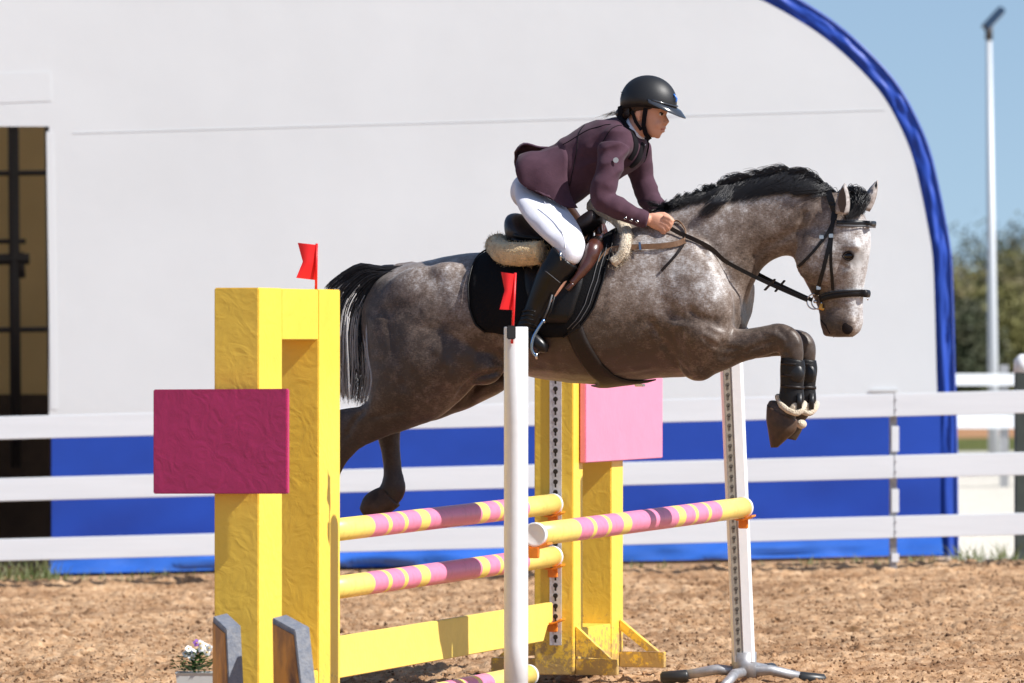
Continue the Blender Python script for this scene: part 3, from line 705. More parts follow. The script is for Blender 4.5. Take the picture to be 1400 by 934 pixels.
# ================================================================== HORSE
def coatmat():
    m = bpy.data.materials.new('dapple_grey_coat'); m.use_nodes = True; n = m.node_tree.nodes; l = m.node_tree.links; p = n['Principled BSDF']
    p.inputs['Roughness'].default_value = .42; p.inputs['Specular IOR Level'].default_value = .45; p.inputs['Sheen Weight'].default_value = .15
    tc = n.new('ShaderNodeTexCoord'); at_ = n.new('ShaderNodeAttribute'); at_.attribute_name = 'pale'; ad = n.new('ShaderNodeAttribute'); ad.attribute_name = 'dark'
    def nz(s, d=6, r=.6, dist=0):
        t = n.new('ShaderNodeTexNoise'); t.inputs['Scale'].default_value = s; t.inputs['Detail'].default_value = d; t.inputs['Roughness'].default_value = r; t.inputs['Distortion'].default_value = dist
        l.new(tc.outputs['Object'], t.inputs[0]); return t.outputs[0]
    def mth(op, a, b_, c=None):
        x = n.new('ShaderNodeMath'); x.operation = op
        for i, q in enumerate((a, b_, c)):
            if q is None: continue
            if isinstance(q, (int, float)): x.inputs[i].default_value = q
            else: l.new(q, x.inputs[i])
        return x.outputs[0]
    # big soft patches + dapples + single-hair flecks, biased by where the coat is pale
    f = mth('MULTIPLY_ADD', nz(3.2, 4), .55, mth('ADD', at_.outputs['Fac'], .19))
    vo = n.new('ShaderNodeTexVoronoi'); vo.inputs['Scale'].default_value = 21; vo.feature = 'SMOOTH_F1'; l.new(tc.outputs['Object'], vo.inputs[0])
    f = mth('MULTIPLY_ADD', vo.outputs['Distance'], -.42, mth('ADD', f, .16)); f = mth('MULTIPLY_ADD', mth('SUBTRACT', nz(60, 6, .8), .5), .95, f); f = mth('MULTIPLY_ADD', nz(17, 5, .6, .6), .46, mth('ADD', f, .07)); mp = n.new('ShaderNodeMapping'); mp.inputs['Scale'].default_value = (70, 70, 210); l.new(tc.outputs['Object'], mp.inputs[0])
    hn = n.new('ShaderNodeTexNoise'); hn.inputs['Scale'].default_value = 1; hn.inputs['Detail'].default_value = 4; l.new(mp.outputs[0], hn.inputs[0])
    f = mth('MULTIPLY_ADD', nz(150, 3, .7), .55, f); f = mth('MULTIPLY_ADD', mth('SUBTRACT', hn.outputs[0], .32), .55, f)
    r = n.new('ShaderNodeValToRGB'); mr = n.new('ShaderNodeMapRange'); l.new(f, mr.inputs[0]); mr.inputs[1].default_value = 1.06; mr.inputs[2].default_value = 2.0; l.new(mr.outputs[0], r.inputs[0])
    e = r.color_ramp.elements; st = [(0, (.045, .028, .018)), (.3, (.125, .088, .066)), (.55, (.215, .17, .142)), (.8, (.40, .37, .355)), (1, (.62, .61, .60))]
    while len(e) < len(st): e.new(.5)
    for q, (po, c) in zip(e, st): q.position = po; q.color = (*c, 1)
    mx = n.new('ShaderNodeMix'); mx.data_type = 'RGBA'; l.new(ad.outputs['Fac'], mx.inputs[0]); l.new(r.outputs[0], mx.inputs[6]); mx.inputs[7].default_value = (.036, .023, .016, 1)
    l.new(mx.outputs[2], p.inputs['Base Color'])
    b1 = n.new('ShaderNodeBump'); b1.inputs['Strength'].default_value = .35; b1.inputs['Distance'].default_value = .012; l.new(nz(14, 4), b1.inputs['Height'])
    b2 = n.new('ShaderNodeBump'); b2.inputs['Strength'].default_value = .35; b2.inputs['Distance'].default_value = .003; l.new(nz(220, 4), b2.inputs['Height']); l.new(b1.outputs[0], b2.inputs['Normal'])
    l.new(b2.outputs[0], p.inputs['Normal']); return m
M['coat'] = coatmat()
M['mane'] = mat('black_hair', (.012, .011, .012), .38, spec=.6)
M['tail_grey'] = mat('pale_grey_hair', (.58, .56, .54), .55)
M['hoof'] = mat('horn_hoof', (.055, .035, .022), .5, var=.5, vs=30, stretch=(1, 1, .2))
M['hoof_br'] = mat('brown_hoof', (.085, .045, .024), .55, var=.6, vs=18)
M['eye'] = mat('dark_eye', (.008, .005, .004), .16, spec=.5)
M['leather_b'] = mat('black_leather', (.008, .007, .007), .45, bump=.15, bs=120, spec=.28)
M['leather_br'] = mat('brown_leather', (.075, .022, .013), .3, var=.4, vs=15, bump=.1, bs=90, spec=.6, coat=.4)
M['leather_tan'] = mat('tan_leather', (.21, .115, .06), .4, var=.3, vs=30, bump=.1, bs=120)
M['cloth_b'] = mat('black_quilted_cloth', (.007, .007, .008), .9, bump=.25, bs=120, spec=.15)
M['sheep'] = mat('cream_sheepskin', (.85, .62, .33), .95, c2=(.60, .42, .22), vs=25, bump=1, bs=140, sheen=.3)
M['sheep_w'] = mat('pale_sheepskin', (.70, .60, .46), .95, c2=(.55, .45, .32), vs=30, bump=1, bs=140, sheen=.3)
M['steel'] = mat('polished_steel', (.62, .62, .64), .18, metal=1)
M['cheek_gold'] = mat('amber_rubber', (.65, .33, .05), .35)

def photo_xy(c):
    """where each point (far-side points mirrored to the near side) stands in the photo"""
    Nn = np.array(N); d = (c-np.array(HC))@Nn; c = c-np.outer(np.where(d < 0, 2*d, 0), Nn)
    return 700+c[:, 0]/c[:, 1]*F, HY-(c[:, 2]-CAMH)*F/c[:, 1]
GROOVES = [
    ([(950, 335), (972, 350), (990, 371), (1002, 394), (1004, 416), (998, 436)], 5, .012),
    ([(1022, 356), (1041, 342), (1065, 328), (1089, 316), (1108, 309)], 6, .007), ([(1030, 368), (1052, 345), (1075, 335), (1092, 330)], 5, -.003),
    ([(1102, 285), (1096, 305), (1091, 330), (1089, 352)], 5, .009), ([(1108, 394), (1118, 384), (1130, 374), (1136, 352)], 5, .004),
    ([(940, 300), (955, 330), (965, 360)], 12, .006), ([(905, 345), (898, 375), (905, 410), (925, 440)], 11, .007),
    ([(960, 449), (972, 453), (984, 462), (990, 474)], 3.5, .006), ([(958, 458), (972, 470), (992, 477), (1015, 476)], 3.5, .005), ([(964, 446), (990, 455), (1016, 456), (1040, 455)], 4, -.004),
    ([(886, 434), (905, 465), (926, 497), (944, 513)], 5, .008), ([(940, 420), (960, 436), (985, 440)], 7, .007), ([(980, 490), (1010, 484), (1040, 472), (1060, 466)], 4, .005),
    ([(1060, 450), (1072, 458), (1078, 472)], 4, .006), ([(1072, 478), (1080, 490), (1082, 505)], 4, .005), ([(1040, 452), (1064, 458), (1078, 470)], 4, -.005), ([(1078, 452), (1088, 460), (1092, 474)], 4, -.004), ([(1104, 480), (1104, 500)], 3.5, -.003),
    ([(700, 508), (672, 512), (650, 519), (634, 534), (618, 562)], 5, .022), ([(648, 395), (664, 430), (678, 470), (692, 505)], 12, .014), ([(520, 410), (533, 450), (548, 500), (552, 540)], 9, .009),
    ([(572, 372), (590, 390), (600, 420), (602, 470)], 14, .004), ([(610, 362), (632, 385), (648, 400)], 12, .003),
    ([(560, 560), (530, 566), (505, 572)], 4, .006), ([(590, 470), (612, 500), (618, 530)], 9, -.006), ([(500, 560), (485, 575), (473, 600)], 3.5, .006),
    ([(690, 512), (730, 506), (790, 512), (860, 508), (905, 500)], 3.5, -.0035), ([(905, 472), (913, 452), (930, 444), (950, 447)], 3, -.003), ([(870, 470), (880, 452), (905, 440)], 3, -.0025),
    ([(765, 440), (758, 480), (768, 510)], 7, .003), ([(735, 440), (726, 478), (738, 506)], 7, .003), ([(708, 440), (700, 475), (710, 500)], 7, .003),
    ([(1128, 397), (1140, 387), (1153, 376), (1160, 366)], 3, -.003), ([(1146, 362), (1158, 367), (1170, 362)], 3.5, .004), ([(1176, 340), (1178, 370), (1174, 395)], 5, .004), ([(1145, 330), (1160, 326), (1175, 332)], 4, -.004),
    ([(1148, 440), (1150, 452), (1160, 458)], 3.5, .003), ([(1128, 425), (1140, 420), (1160, 424)], 5, .003),
]
def build_horse_mesh():
    b = B()
    # trunk (slices from the rump to the chest)
    b.loft([(497, 425, 503, 470, .06), (507, 402, 511, 500, .14), (522, 381, 530, 520, .20), (548, 364, 560, 545, .25), (590, 355.5, 600, 542, .275), (640, 346, 642, 518, .28),
            (690, 346, 690, 510, .285), (740, 351, 735, 517, .31), (790, 346, 785, 524, .325), (830, 326, 828, 526, .32), (862, 306, 866, 522, .29), (900, 290, 905, 517, .26), (940, 300, 945, 514, .25),
            (975, 335, 975, 497, .22), (1005, 372, 1004, 470, .16), (1020, 395, 1018, 447, .09)], sub=4, n=36, e=.86)
    # neck
    b.loft([(868, 305, 955, 500, .20), (900, 286, 985, 466, .185), (930, 277, 1012, 428, .155), (962, 265, 1028, 393, .13), (1000, 255, 1040, 369, .108), (1040, 247, 1056, 356, .095), (1078, 246, 1074, 350, .085),
            (1110, 253, 1089, 352, .08), (1136, 264, 1096, 352, .078)], sub=4, n=30, e=.95)
    # breast muscle on the far side, shows past the shoulder
    b.loft([(1000, 380, 990, 440, .10, -.07), (1018, 378, 1010, 446, .10, -.08), (1030, 386, 1024, 438, .06, -.08)], sub=3, n=20)
    # near shoulder and upper arm muscles
    b.loft([(925, 322, 965, 326, .04, .13), (890, 360, 985, 362, .080, .155), (895, 410, 1001, 404, .10, .155), (920, 450, 1003, 440, .09, .155), (940, 480, 1000, 470, .06, .15)], sub=3, n=22)
    b.loft([(905, 440, 985, 445, .07, .19), (930, 475, 1000, 462, .085, .17), (940, 505, 985, 495, .05, .15)], sub=3, n=20)
    # head
    b.loft([(1128, 262, 1096, 318, .055), (1150, 264, 1089, 338, .072), (1172, 280, 1086, 352, .080), (1186, 303, 1089, 361, .088), (1190, 325, 1093, 371, .092), (1189, 345, 1098, 380, .088), (1186, 366, 1105, 394, .068), (1182, 388, 1114, 412, .052), (1180, 408, 1119, 424, .047),
            (1180, 426, 1121, 436, .047), (1180, 440, 1122, 447, .051), (1176, 453, 1128, 455, .047), (1166, 462, 1138, 461, .032)], sub=4, n=30, e=.88)
    for sg in (1, -1):
        b.ell(P(1118, 352, .075*sg), .105, .030, .125, 12)               # cheek (jowl)
        b.ell(P(1163, 337, .076*sg), .050, .018, .022, 10)                # brow bone
        b.tube([P(1164, 362, .074*sg), P(1150, 390, .055*sg)], [.012, .008], 8)   # facial crest
        b.ell(P(1162, 444, .044*sg), .030, .018, .034, 10)                # nostril wing
    b.ell(P(1133, 456, 0), .030, .034, .016, 10)                              # lower lip
    # hind quarters
    b.loft([(500, 432, 650, 440, .12, .15), (503, 470, 674, 478, .13, .165), (506, 505, 662, 510, .125, .17), (503, 540, 632, 545, .105, .165), (494, 555, 596, 573, .082, .155), (478, 557, 545, 592, .062, .145),
            (462, 560, 515, 603, .05, .14), (444, 567, 492, 614, .043, .14), (428, 585, 476, 630, .042, .14), (425, 612, 468, 644, .036, .14), (427, 640, 464, 656, .030, .14), (430, 700, 460, 706, .027, .14), (424, 740, 462, 745, .034, .14), (404, 762, 440, 776, .028, .14), (392, 778, 425, 796, .034, .14)], sub=4, n=26, e=.95)
    b.loft([(520, 430, 640, 430, .12, -.14), (545, 480, 690, 478, .125, -.15), (570, 505, 700, 500, .115, -.16), (585, 545, 697, 528, .09, -.155), (570, 560, 652, 553, .07, -.15), (545, 555, 610, 570, .06, -.15), (522, 558, 575, 580, .05, -.145), (513, 570, 552, 582, .042, -.14),
            (515, 592, 547, 592, .036, -.14), (522, 622, 548, 622, .030, -.14), (524, 645, 551, 645, .029, -.14), (521, 662, 555, 668, .034, -.14), (512, 672, 550, 684, .030, -.14), (500, 680, 535, 700, .028, -.14)], sub=4, n=24, e=.95)
    # near foreleg: forearm forward, knee high, cannon folded straight down
    b.loft([(925, 440, 935, 512, .075, .12), (955, 446, 955, 519, .078, .13), (985, 447, 985, 509, .070, .13), (1016, 449, 1015, 496, .058, .13), (1043, 446, 1046, 487, .050, .13), (1064, 441, 1062, 482, .046, .13),
            (1081, 446, 1067, 480, .045, .13), (1093, 457, 1067, 486, .043, .13), (1099, 475, 1068, 491, .040, .13), (1097, 500, 1070, 502, .033, .13), (1095, 525, 1070, 525, .030, .13), (1096, 545, 1068, 545, .034, .13), (1090, 562, 1064, 548, .034, .13),
            (1088, 572, 1052, 546, .040, .13), (1085, 584, 1047, 562, .044, .13), (1080, 592, 1050, 580, .040, .13)], sub=4, n=24, e=.95)
    b.loft([(940, 430, 940, 500, .07, -.11), (980, 446, 985, 500, .066, -.12), (1020, 450, 1020, 492, .054, -.12), (1062, 450, 1064, 488, .046, -.12), (1090, 450, 1080, 487, .046, -.12), (1107, 457, 1082, 488, .045, -.12), (1116, 476, 1084, 492, .041, -.12), (1114, 505, 1088, 505, .033, -.12),
            (1113, 545, 1087, 545, .033, -.12), (1108, 565, 1082, 556, .034, -.12), (1100, 576, 1072, 564, .036, -.12), (1094, 586, 1068, 574, .036, -.12)], sub=4, n=22, e=.95)
    # elbow, flank fold and belly shapes
    b.ell(P(955, 500, .14), .085, .06, .07, 12)
    b.ell(P(660, 500, .19), .10, .06, .09, 12)
    b.ell(P(585, 415, .19), .22, .075, .17, 14)
    b.ell(P(612, 376, .19), .10, .06, .06, 12)                               # hip bone
    b.tube([P(526, 388, 0), P(545, 373, 0), P(566, 372, 0)], [.035, .045, .05], 12)      # dock
    r = fuse(b, .0085, 16, .5)
    me = bpy.data.meshes.new('t'); me.from_pydata([tuple(v) for v in r.v], [], r.f); me.update(); n = len(me.vertices)
    no = np.empty(n*3); me.vertex_normals.foreach_get('vector', no); no = no.reshape(-1, 3); c = np.array([tuple(v) for v in r.v])
    px, py = photo_xy(c); disp = np.zeros(n)
    for pts, wd, dp in GROOVES:
        pts = cat([Vector(p) for p in pts], 3); dm = np.full(n, 1e9); tm = np.zeros(n)
        for k in range(len(pts)-1):
            a, q = np.array(pts[k]), np.array(pts[k+1]); ab = q-a; u = np.clip(((px-a[0])*ab[0]+(py-a[1])*ab[1])/(ab@ab), 0, 1)
            d = np.hypot(px-a[0]-u*ab[0], py-a[1]-u*ab[1]); s_ = d < dm; tm = np.where(s_, (k+u)/(len(pts)-1), tm); dm = np.minimum(d, dm)
        disp -= dp*np.exp(-(dm/wd)**2)*np.clip(np.sin(np.pi*tm)*2.2, 0, 1)
    side = np.clip(np.abs((no@np.array(N)))*1.8-.2, 0, 1); disp *= side
    disp += np.array([noise.noise(Vector(p)*11)*.0028+noise.noise(Vector(p)*26)*.0012 for p in c])
    c += no*disp[:, None]; r.v = [Vector(p) for p in c]; return r
HM = build_horse_mesh()
horse = None
def finish_horse():
    global horse, BVH
    base = P(770, 520, 0); base.z = 0.0
    horse = mesh('horse', HM.v, HM.f, M['coat'], None, smooth=True, loc=base)
    tag(horse, 'dapple grey horse in mid jump over the striped poles, forelegs folded, head bent', 'horse')
    me = horse.data; n = len(me.vertices); co_ = np.empty(n*3); me.vertices.foreach_get('co', co_); co_ = co_.reshape(-1, 3)+np.array(base)
    # back to photo-plane coordinates of each vertex
    px, py = photo_xy(co_)
    g = lambda a, b_, x: np.clip((x-a)/(b_-a), 0, 1)
    def blob(cx, cy, rx, ry, p=2): return np.exp(-(((px-cx)/rx)**2+((py-cy)/ry)**2)**(p/2))
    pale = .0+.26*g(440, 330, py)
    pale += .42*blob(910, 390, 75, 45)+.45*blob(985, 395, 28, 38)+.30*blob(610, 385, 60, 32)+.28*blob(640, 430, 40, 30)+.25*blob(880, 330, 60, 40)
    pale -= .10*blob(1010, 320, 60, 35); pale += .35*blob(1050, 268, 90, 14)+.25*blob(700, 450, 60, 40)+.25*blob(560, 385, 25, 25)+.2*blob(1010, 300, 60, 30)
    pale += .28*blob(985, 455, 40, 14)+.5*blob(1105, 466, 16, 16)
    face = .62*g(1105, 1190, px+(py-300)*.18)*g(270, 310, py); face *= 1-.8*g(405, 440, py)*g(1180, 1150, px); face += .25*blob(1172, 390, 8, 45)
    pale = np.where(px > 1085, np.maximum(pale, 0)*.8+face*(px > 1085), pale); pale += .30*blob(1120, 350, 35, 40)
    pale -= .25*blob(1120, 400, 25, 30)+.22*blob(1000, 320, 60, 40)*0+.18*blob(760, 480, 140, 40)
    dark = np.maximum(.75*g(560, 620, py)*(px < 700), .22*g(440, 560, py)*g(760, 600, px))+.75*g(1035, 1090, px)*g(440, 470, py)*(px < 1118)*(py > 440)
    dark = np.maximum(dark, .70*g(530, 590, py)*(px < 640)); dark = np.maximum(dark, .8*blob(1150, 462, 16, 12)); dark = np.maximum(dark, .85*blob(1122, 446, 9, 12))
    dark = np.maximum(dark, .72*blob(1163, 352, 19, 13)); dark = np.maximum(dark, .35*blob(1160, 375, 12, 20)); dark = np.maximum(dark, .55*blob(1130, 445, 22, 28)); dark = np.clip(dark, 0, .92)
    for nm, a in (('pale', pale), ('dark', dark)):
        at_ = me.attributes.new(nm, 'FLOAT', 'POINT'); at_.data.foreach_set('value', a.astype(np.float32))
    bm = bmesh.new()
    me2 = bpy.data.meshes.new('tmp'); me2.from_pydata([tuple(v) for v in HM.v], [], HM.f); bm.from_mesh(me2); BVH = BVHTree.FromBMesh(bm); bm.free()
finish_horse()
CAMP = Vector((0, 0, CAMH))
def surf(px, py, off=.004, w=None):
    d = (G(px, py, 27)-CAMP).normalized(); h = BVH.ray_cast(CAMP, d)
    if h[0] is None or h[0].y > 28.2: return P(px, py, w if w is not None else 0.0)
    nn = h[1]; nn = nn if nn.dot(d) < 0 else -nn
    return h[0]+nn*off
def radial(px, deg, off=.006, cy=440):
    o = P(px, cy, 0); d = (ZU*math.cos(math.radians(deg))+N*math.sin(math.radians(deg))); h = BVH.ray_cast(o, d)
    if h[0] is None: return o+d*.28
    # the outermost hit near: walk outwards through overlaps
    return h[0]+d*off
def wrap(name, xl, xr, degs, off, thick, m, parent, nx=12, cy=440, offset_fn=None):
    """a fitted cover round the trunk: xl(deg), xr(deg) give its two edges in pixels"""
    R = []
    for a in degs:
        l_, r_ = xl(a), xr(a)
        inn, out = [], []
        for i in range(nx+1):
            px = l_+(r_-l_)*i/nx; o = off+(offset_fn(px, a) if offset_fn else 0)
            p = radial(px, a, o, cy); q = radial(px, a, o+thick*(1 if 0 < i < nx else .4), cy); inn.append(p); out.append(q)
        R.append(out+inn[::-1])
    return B().rings(R).out(name, m, parent, smooth=True)
def tab(T):
    def f(a):
        a = abs(a)
        for (a0, v0), (a1, v1) in zip(T[:-1], T[1:]):
            if a <= a1: return v0+(v1-v0)*max(0, (a-a0)/(a1-a0))
        return T[-1][1]
    return f
def strap(name, pts, wd, m, parent, th=.003, off=.005, both=False, sub=4, raw=False, flatup=None):
    """a leather strap lying on the horse (pts in pixels), width wd metres"""
    q = pts if raw else [surf(*p, off=off) for p in (cat([Vector(p) for p in pts], sub))]
    res = []
    for mir in ((False, True) if both else (False,)):
        pp = [mirror(p) for p in q] if mir else q; R = []
        for i, p in enumerate(pp):
            d = (pp[min(i+1, len(pp)-1)]-pp[max(i-1, 0)]).normalized(); nn = (-N if mir else N); 
            if flatup is not None: nn = flatup
            s_ = d.cross(nn).normalized(); nn = s_.cross(d).normalized()
            R.append([p+s_*wd/2+nn*th*.0, p+s_*wd/2+nn*th, p-s_*wd/2+nn*th, p-s_*wd/2])
        res.append(B().rings(R).out(name, m, parent))
    return res
# ---- parts of the horse
def hair(name, roots, m, parent, r0=.0022, kind='stuff'):
    b = B()
    for pts in roots:
        k = len(pts); R = []
        for i, p in enumerate(pts):
            d = (pts[min(i+1, k-1)]-pts[max(i-1, 0)]).normalized(); a = d.orthogonal().normalized(); c = d.cross(a); r = r0*(1-.75*i/(k-1))
            R.append([p+(a*math.cos(t)+c*math.sin(t))*r for t in (0, 2.1, 4.2)])
        b.rings(R, cap=False)
    return tag(b.out(name, m, parent, smooth=True), kind=kind)
def curve(pts, n_): return cat(pts, n_)
def horse_parts():
    nr = lambda s=1: float(rng.normal(0, s))
    # tail: arches up from the dock and falls behind the wing
    keys_top = [(556, 361), (526, 357), (494, 362), (468, 374), (447, 392), (436, 420), (432, 470), (440, 530)]
    keys_bot = [(541, 377), (531, 390), (518, 412), (511, 440), (512, 468), (516, 500), (521, 530), (510, 556)]
    R1, R2 = [], []
    for i in range(3400):
        f = rng.random(); w0 = nr(.022); L = rng.uniform(.62, 1.0) if f > .1 else rng.uniform(.4, .75)
        pts = []
        jx, jy = nr(3), nr(3); sw = rng.uniform(0, 6.28)
        for k in range(8):
            a, b_ = keys_top[k], keys_bot[k]; ff = f if k > 1 else .3+.4*f*1.0
            x = a[0]+(b_[0]-a[0])*ff+jx*k/5+2.2*math.sin(sw+k*.9+f*5)*k/7; y = a[1]+(b_[1]-a[1])*ff+jy*k/7+(k-3)*2*nr(.25)
            pts.append(P(x, y, w0*(1+k*.35)+.01))
        n_ = max(3, int(len(pts)*L+.5)); pts = cat(pts[:n_], 3)
        (R2 if (rng.random() < (.66 if math.sin(f*17) > -.3 else .12) and n_ > 5) else R1).append(pts if True else pts)
    # the greying hairs sit in the lower half of the tail
    R2b = [[q+V*(.004*s_) for q in p[int(rng.integers(8, 15)):]] for p in R2 if len(p) > 18 for s_ in (0, 1)]; R1 += [p[:13] for p in R2]
    hair('tail', R1, M['mane'], horse, .0021); hair('tail_grey_hair', R2b, M['tail_grey'], horse, .0024)
    # dock core so the tail reads solid
    B().loft([(554, 363, 544, 376, .025), (526, 362, 532, 388, .035), (500, 372, 518, 408, .04), (484, 398, 510, 430, .04), (474, 430, 506, 455, .035), (470, 470, 500, 490, .02)], sub=3, n=16).out('dock', M['mane'], horse, smooth=True)
    # mane, near side fall
    crest = [(905, 283), (930, 276), (962, 264), (1000, 253), (1040, 245), (1078, 244), (1110, 252), (1138, 264)]
    fall = [(913, 288), (938, 284), (972, 276), (1004, 275), (1030, 271), (1060, 262), (1098, 264), (1134, 270)]
    top_ = [(900, 281), (922, 270), (955, 259), (994, 247), (1032, 236), (1070, 228), (1100, 236), (1130, 254)]
    def samp(K, f): x = f*(len(K)-1); i = min(int(x), len(K)-2); t = x-i; return (K[i][0]+(K[i+1][0]-K[i][0])*t, K[i][1]+(K[i+1][1]-K[i][1])*t)
    R = []
    for c_ in range(150):
        f = (c_+rng.random())/150; thin = .18+.82*min(1, f/.55)**1.4
        if rng.random() > .35+.65*thin: continue
        c = samp(crest, f); h = samp(top_, max(0, f-.03)); dr = rng.uniform(.05, .17); e = samp(fall, max(0, f-dr)); e = (e[0], c[1]+2+(e[1]-c[1]-2)*min(1, .35+thin*.75))
        fly = rng.random() < .2; lift = rng.uniform(.25, .85)*thin; wy = nr(1.2)
        gd = [(c[0]+1, c[1]+3, 0), (c[0]-4, c[1]+(h[1]-c[1])*lift, .012), (c[0]*.6+e[0]*.4-4, (c[1]+(h[1]-c[1])*lift*.75)*.6+e[1]*.4+wy, .05), (e[0]-8*thin, e[1]-1+wy*2, .085)]
        if fly: gd = [gd[0], gd[1], (c[0]-16, h[1]-1+wy, .02), (c[0]-30*thin, h[1]+3+wy*2, .03)]
        jx_, jy_, jz_ = nr(1.0), nr(.6), nr(.006); jit = [(jx_, jy_, jz_)]*4
        for k in range(34):
            a, b2, ln = nr(1), nr(1), rng.uniform(.75, 1.08)
            pts = [P(g_[0]+jit[m_][0]+a*(1.6+m_*.7), g_[1]+jit[m_][1]+b2*(.5+m_*.75), max(g_[2], 0)+b2*.004+a*.002) for m_, g_ in enumerate(gd)]
            pts[3] = pts[2]+(pts[3]-pts[2])*ln; R.append(cat(pts, 4))
    # strand lock sliding down the neck, and small plait stubs near the withers
    for i in range(170):
        s_ = rng.random(); x = 998+nr(4); pts = [P(x, 256+nr(2), .04), P(x-14+nr(3), 274, .11), P(x-30+nr(3), 286+nr(2), .125), P(x-44+nr(4), 300+nr(2), .14)]
        R.append(cat(pts, 3)[:rng.integers(6, 10)])
    for (x, y) in ((931, 273), (943, 270), (957, 265), (968, 262), (978, 258), (990, 252)):
        for i in range(60):
            a = rng.uniform(-1.4, .6); L = rng.uniform(6, 13)
            pts = [P(x+nr(2), y+4, nr(.01)), P(x-L*.4+nr(1.5), y-4+nr(2), .02), P(x-L*math.cos(a), y-3+L*.6*math.sin(a)+4, .05)]
            R.append(cat(pts, 3))
    hair('mane', R, M['mane'], horse, .0016)
    # forelock
    R = []
    for i in range(900):
        x0 = 1158+nr(4); f_ = rng.random(); pts = [P(x0, 262+nr(1.5), nr(.015)), P(x0+9+nr(3), 262+nr(3), .0+nr(.02)), P(x0+17+nr(4), 274+nr(3)-f_*3, .02+nr(.02)), P(1182-f_*26+nr(1.5), 289+f_*10+nr(2), .05+f_*.03+nr(.01))]
        R.append(cat(pts, 3))
    hair('forelock', R, M['mane'], horse, .0020)
    # ears
    def ear(tip, bl, br, w0, m_in):
        A_, L_, R_ = P(*tip, w0), P(*bl, w0), P(*br, w0); rings = []
        n_ = 9
        for k in range(n_+1):
            t = k/n_; wd = (1-t)**.6*(1+1.0*t)*.55 if t < 1 else 0; wd = max(math.sin(math.pi*(.32+.68*t))**.8, .03)
            c = (L_+R_)/2*(1-t)+A_*t; h = (R_-L_)/2*wd
            rings.append([c-h*1.0, c-h*.6+N*.020*wd, c+N*.026*wd, c+h*.6+N*.020*wd, c+h*1.0, c+h*.5-N*.016*wd+N*.016*wd, c-N*.010*wd+N*.012*wd, c-h*.5+N*.0*wd])
        return rings
    for nm, (tip, bl, br, w0) in {'near': ((1155, 250), (1141, 292), (1161, 294), .085), 'far': ((1200, 246), (1174, 284), (1190, 290), -.06)}.items():
        r = ear(tip, bl, br, w0, None); o = B().rings(r).out('ear', M['ear'], horse, smooth=True)
        if nm == 'near':
            A_ = [surf(1146+0, 288)-N*0 for _ in (0,)]
            pts = [P(x, y, w0+.036) for x, y in ((1149, 290), (1145, 278), (1147, 264), (1153, 255), (1156.5, 268), (1157, 280), (1154, 291))]
            B().prism(pts, N*.002).out('ear_inside', M['ear_dark'], o)
        else:
            pts = [P(x, y, w0+.02) for x, y in ((1196, 254), (1199, 247.5), (1199.5, 254), (1198, 259))]
            B().prism(pts, N*.004).out('ear_tip', M['mane'], o)
    # eyes, nostrils, mouth
    for sg in (1, -1):
        o = P(1160, 351, .086*sg) if sg < 0 else surf(1160, 350, -.004)
        e = B().ell(o, .027, .012, .016, 10).out('eye', M['eye'], horse, smooth=True)
        q = [o+V*x*.001+ZU*z*.001+N*.010*sg for x, z in ((-25, -2), (-14, 12), (2, 18), (18, 11), (26, -4))]
        B().tube(q, [.002, .0035, .004, .0035, .002], 8, sub=3).out('eyelid', M['skin_dark'], horse, smooth=True)
        q = [o+V*x*.001+ZU*z*.001+N*.010*sg for x, z in ((-25, -2), (-12, -15), (6, -19), (20, -13), (26, -4))]
        B().tube(q, [.002, .003, .003, .003, .002], 8, sub=3).out('eyelid', M['skin_dark'], horse, smooth=True)
        o = surf(1158, 449, -.004) if sg > 0 else mirror(surf(1158, 449, -.004))
        B().ell(o, .025, .009, .028, 10).out('nostril', M['skin_dark'], horse, smooth=True)
    q = [surf(x, y, .0) for x, y in ((1122, 437), (1129, 445), (1134, 455), (1140, 461))]
    B().tube(q, [.003, .0035, .0035, .002], 8).out('mouth_line', M['skin_dark'], horse, smooth=True)
    # hooves (near fore, far fore, far hind, near hind hidden behind the wing)
    def hoof(A_, Bq, tipA, tipB, w0, hw):
        b = B().loft([(A_[0], A_[1], Bq[0], Bq[1], hw*.85, w0), ((A_[0]+tipA[0])/2, (A_[1]+tipA[1])/2, (Bq[0]+tipB[0])/2, (Bq[1]+tipB[1])/2, hw, w0), (tipA[0], tipA[1], tipB[0], tipB[1], hw*1.1, w0)], sub=3, n=22, e=.8)
        b.out('hoof', M['hoof'], horse, smooth=True, bevel=0)
    B().loft([(1090, 575, 1049, 553, .042, .13), (1088, 588, 1048, 572, .047, .13), (1082, 595, 1050, 586, .043, .13), (1074, 602, 1052, 600, .034, .13), (1063, 612, 1054, 612, .018, .13)], sub=4, n=24).out('hoof', M['hoof_br'], horse, smooth=True)
    B().loft([(1100, 573, 1070, 563, .038, -.12), (1096, 588, 1066, 580, .042, -.12), (1088, 602, 1064, 596, .036, -.12)], sub=4, n=24).out('hoof', M['hoof'], horse, smooth=True)
    B().loft([(524, 664, 546, 692, .036, -.14), (508, 671, 534, 701, .042, -.14), (498, 680, 522, 706, .046, -.14), (493, 693, 504, 709, .040, -.14)], sub=4, n=24).out('hoof', M['hoof_br'], horse, smooth=True)
    hoof((392, 776), (428, 797), (370, 790), (396, 818), .14, .046)
    # chestnut-coloured vein lines
M['ear'] = mat('ear_hide', (.46, .42, .40), .6, c2=(.20, .16, .14), vs=45)
M['ear_dark'] = mat('ear_inner', (.045, .026, .017), .7)
M['skin_dark'] = mat('dark_skin', (.018, .013, .012), .8, spec=.15)
horse_parts()

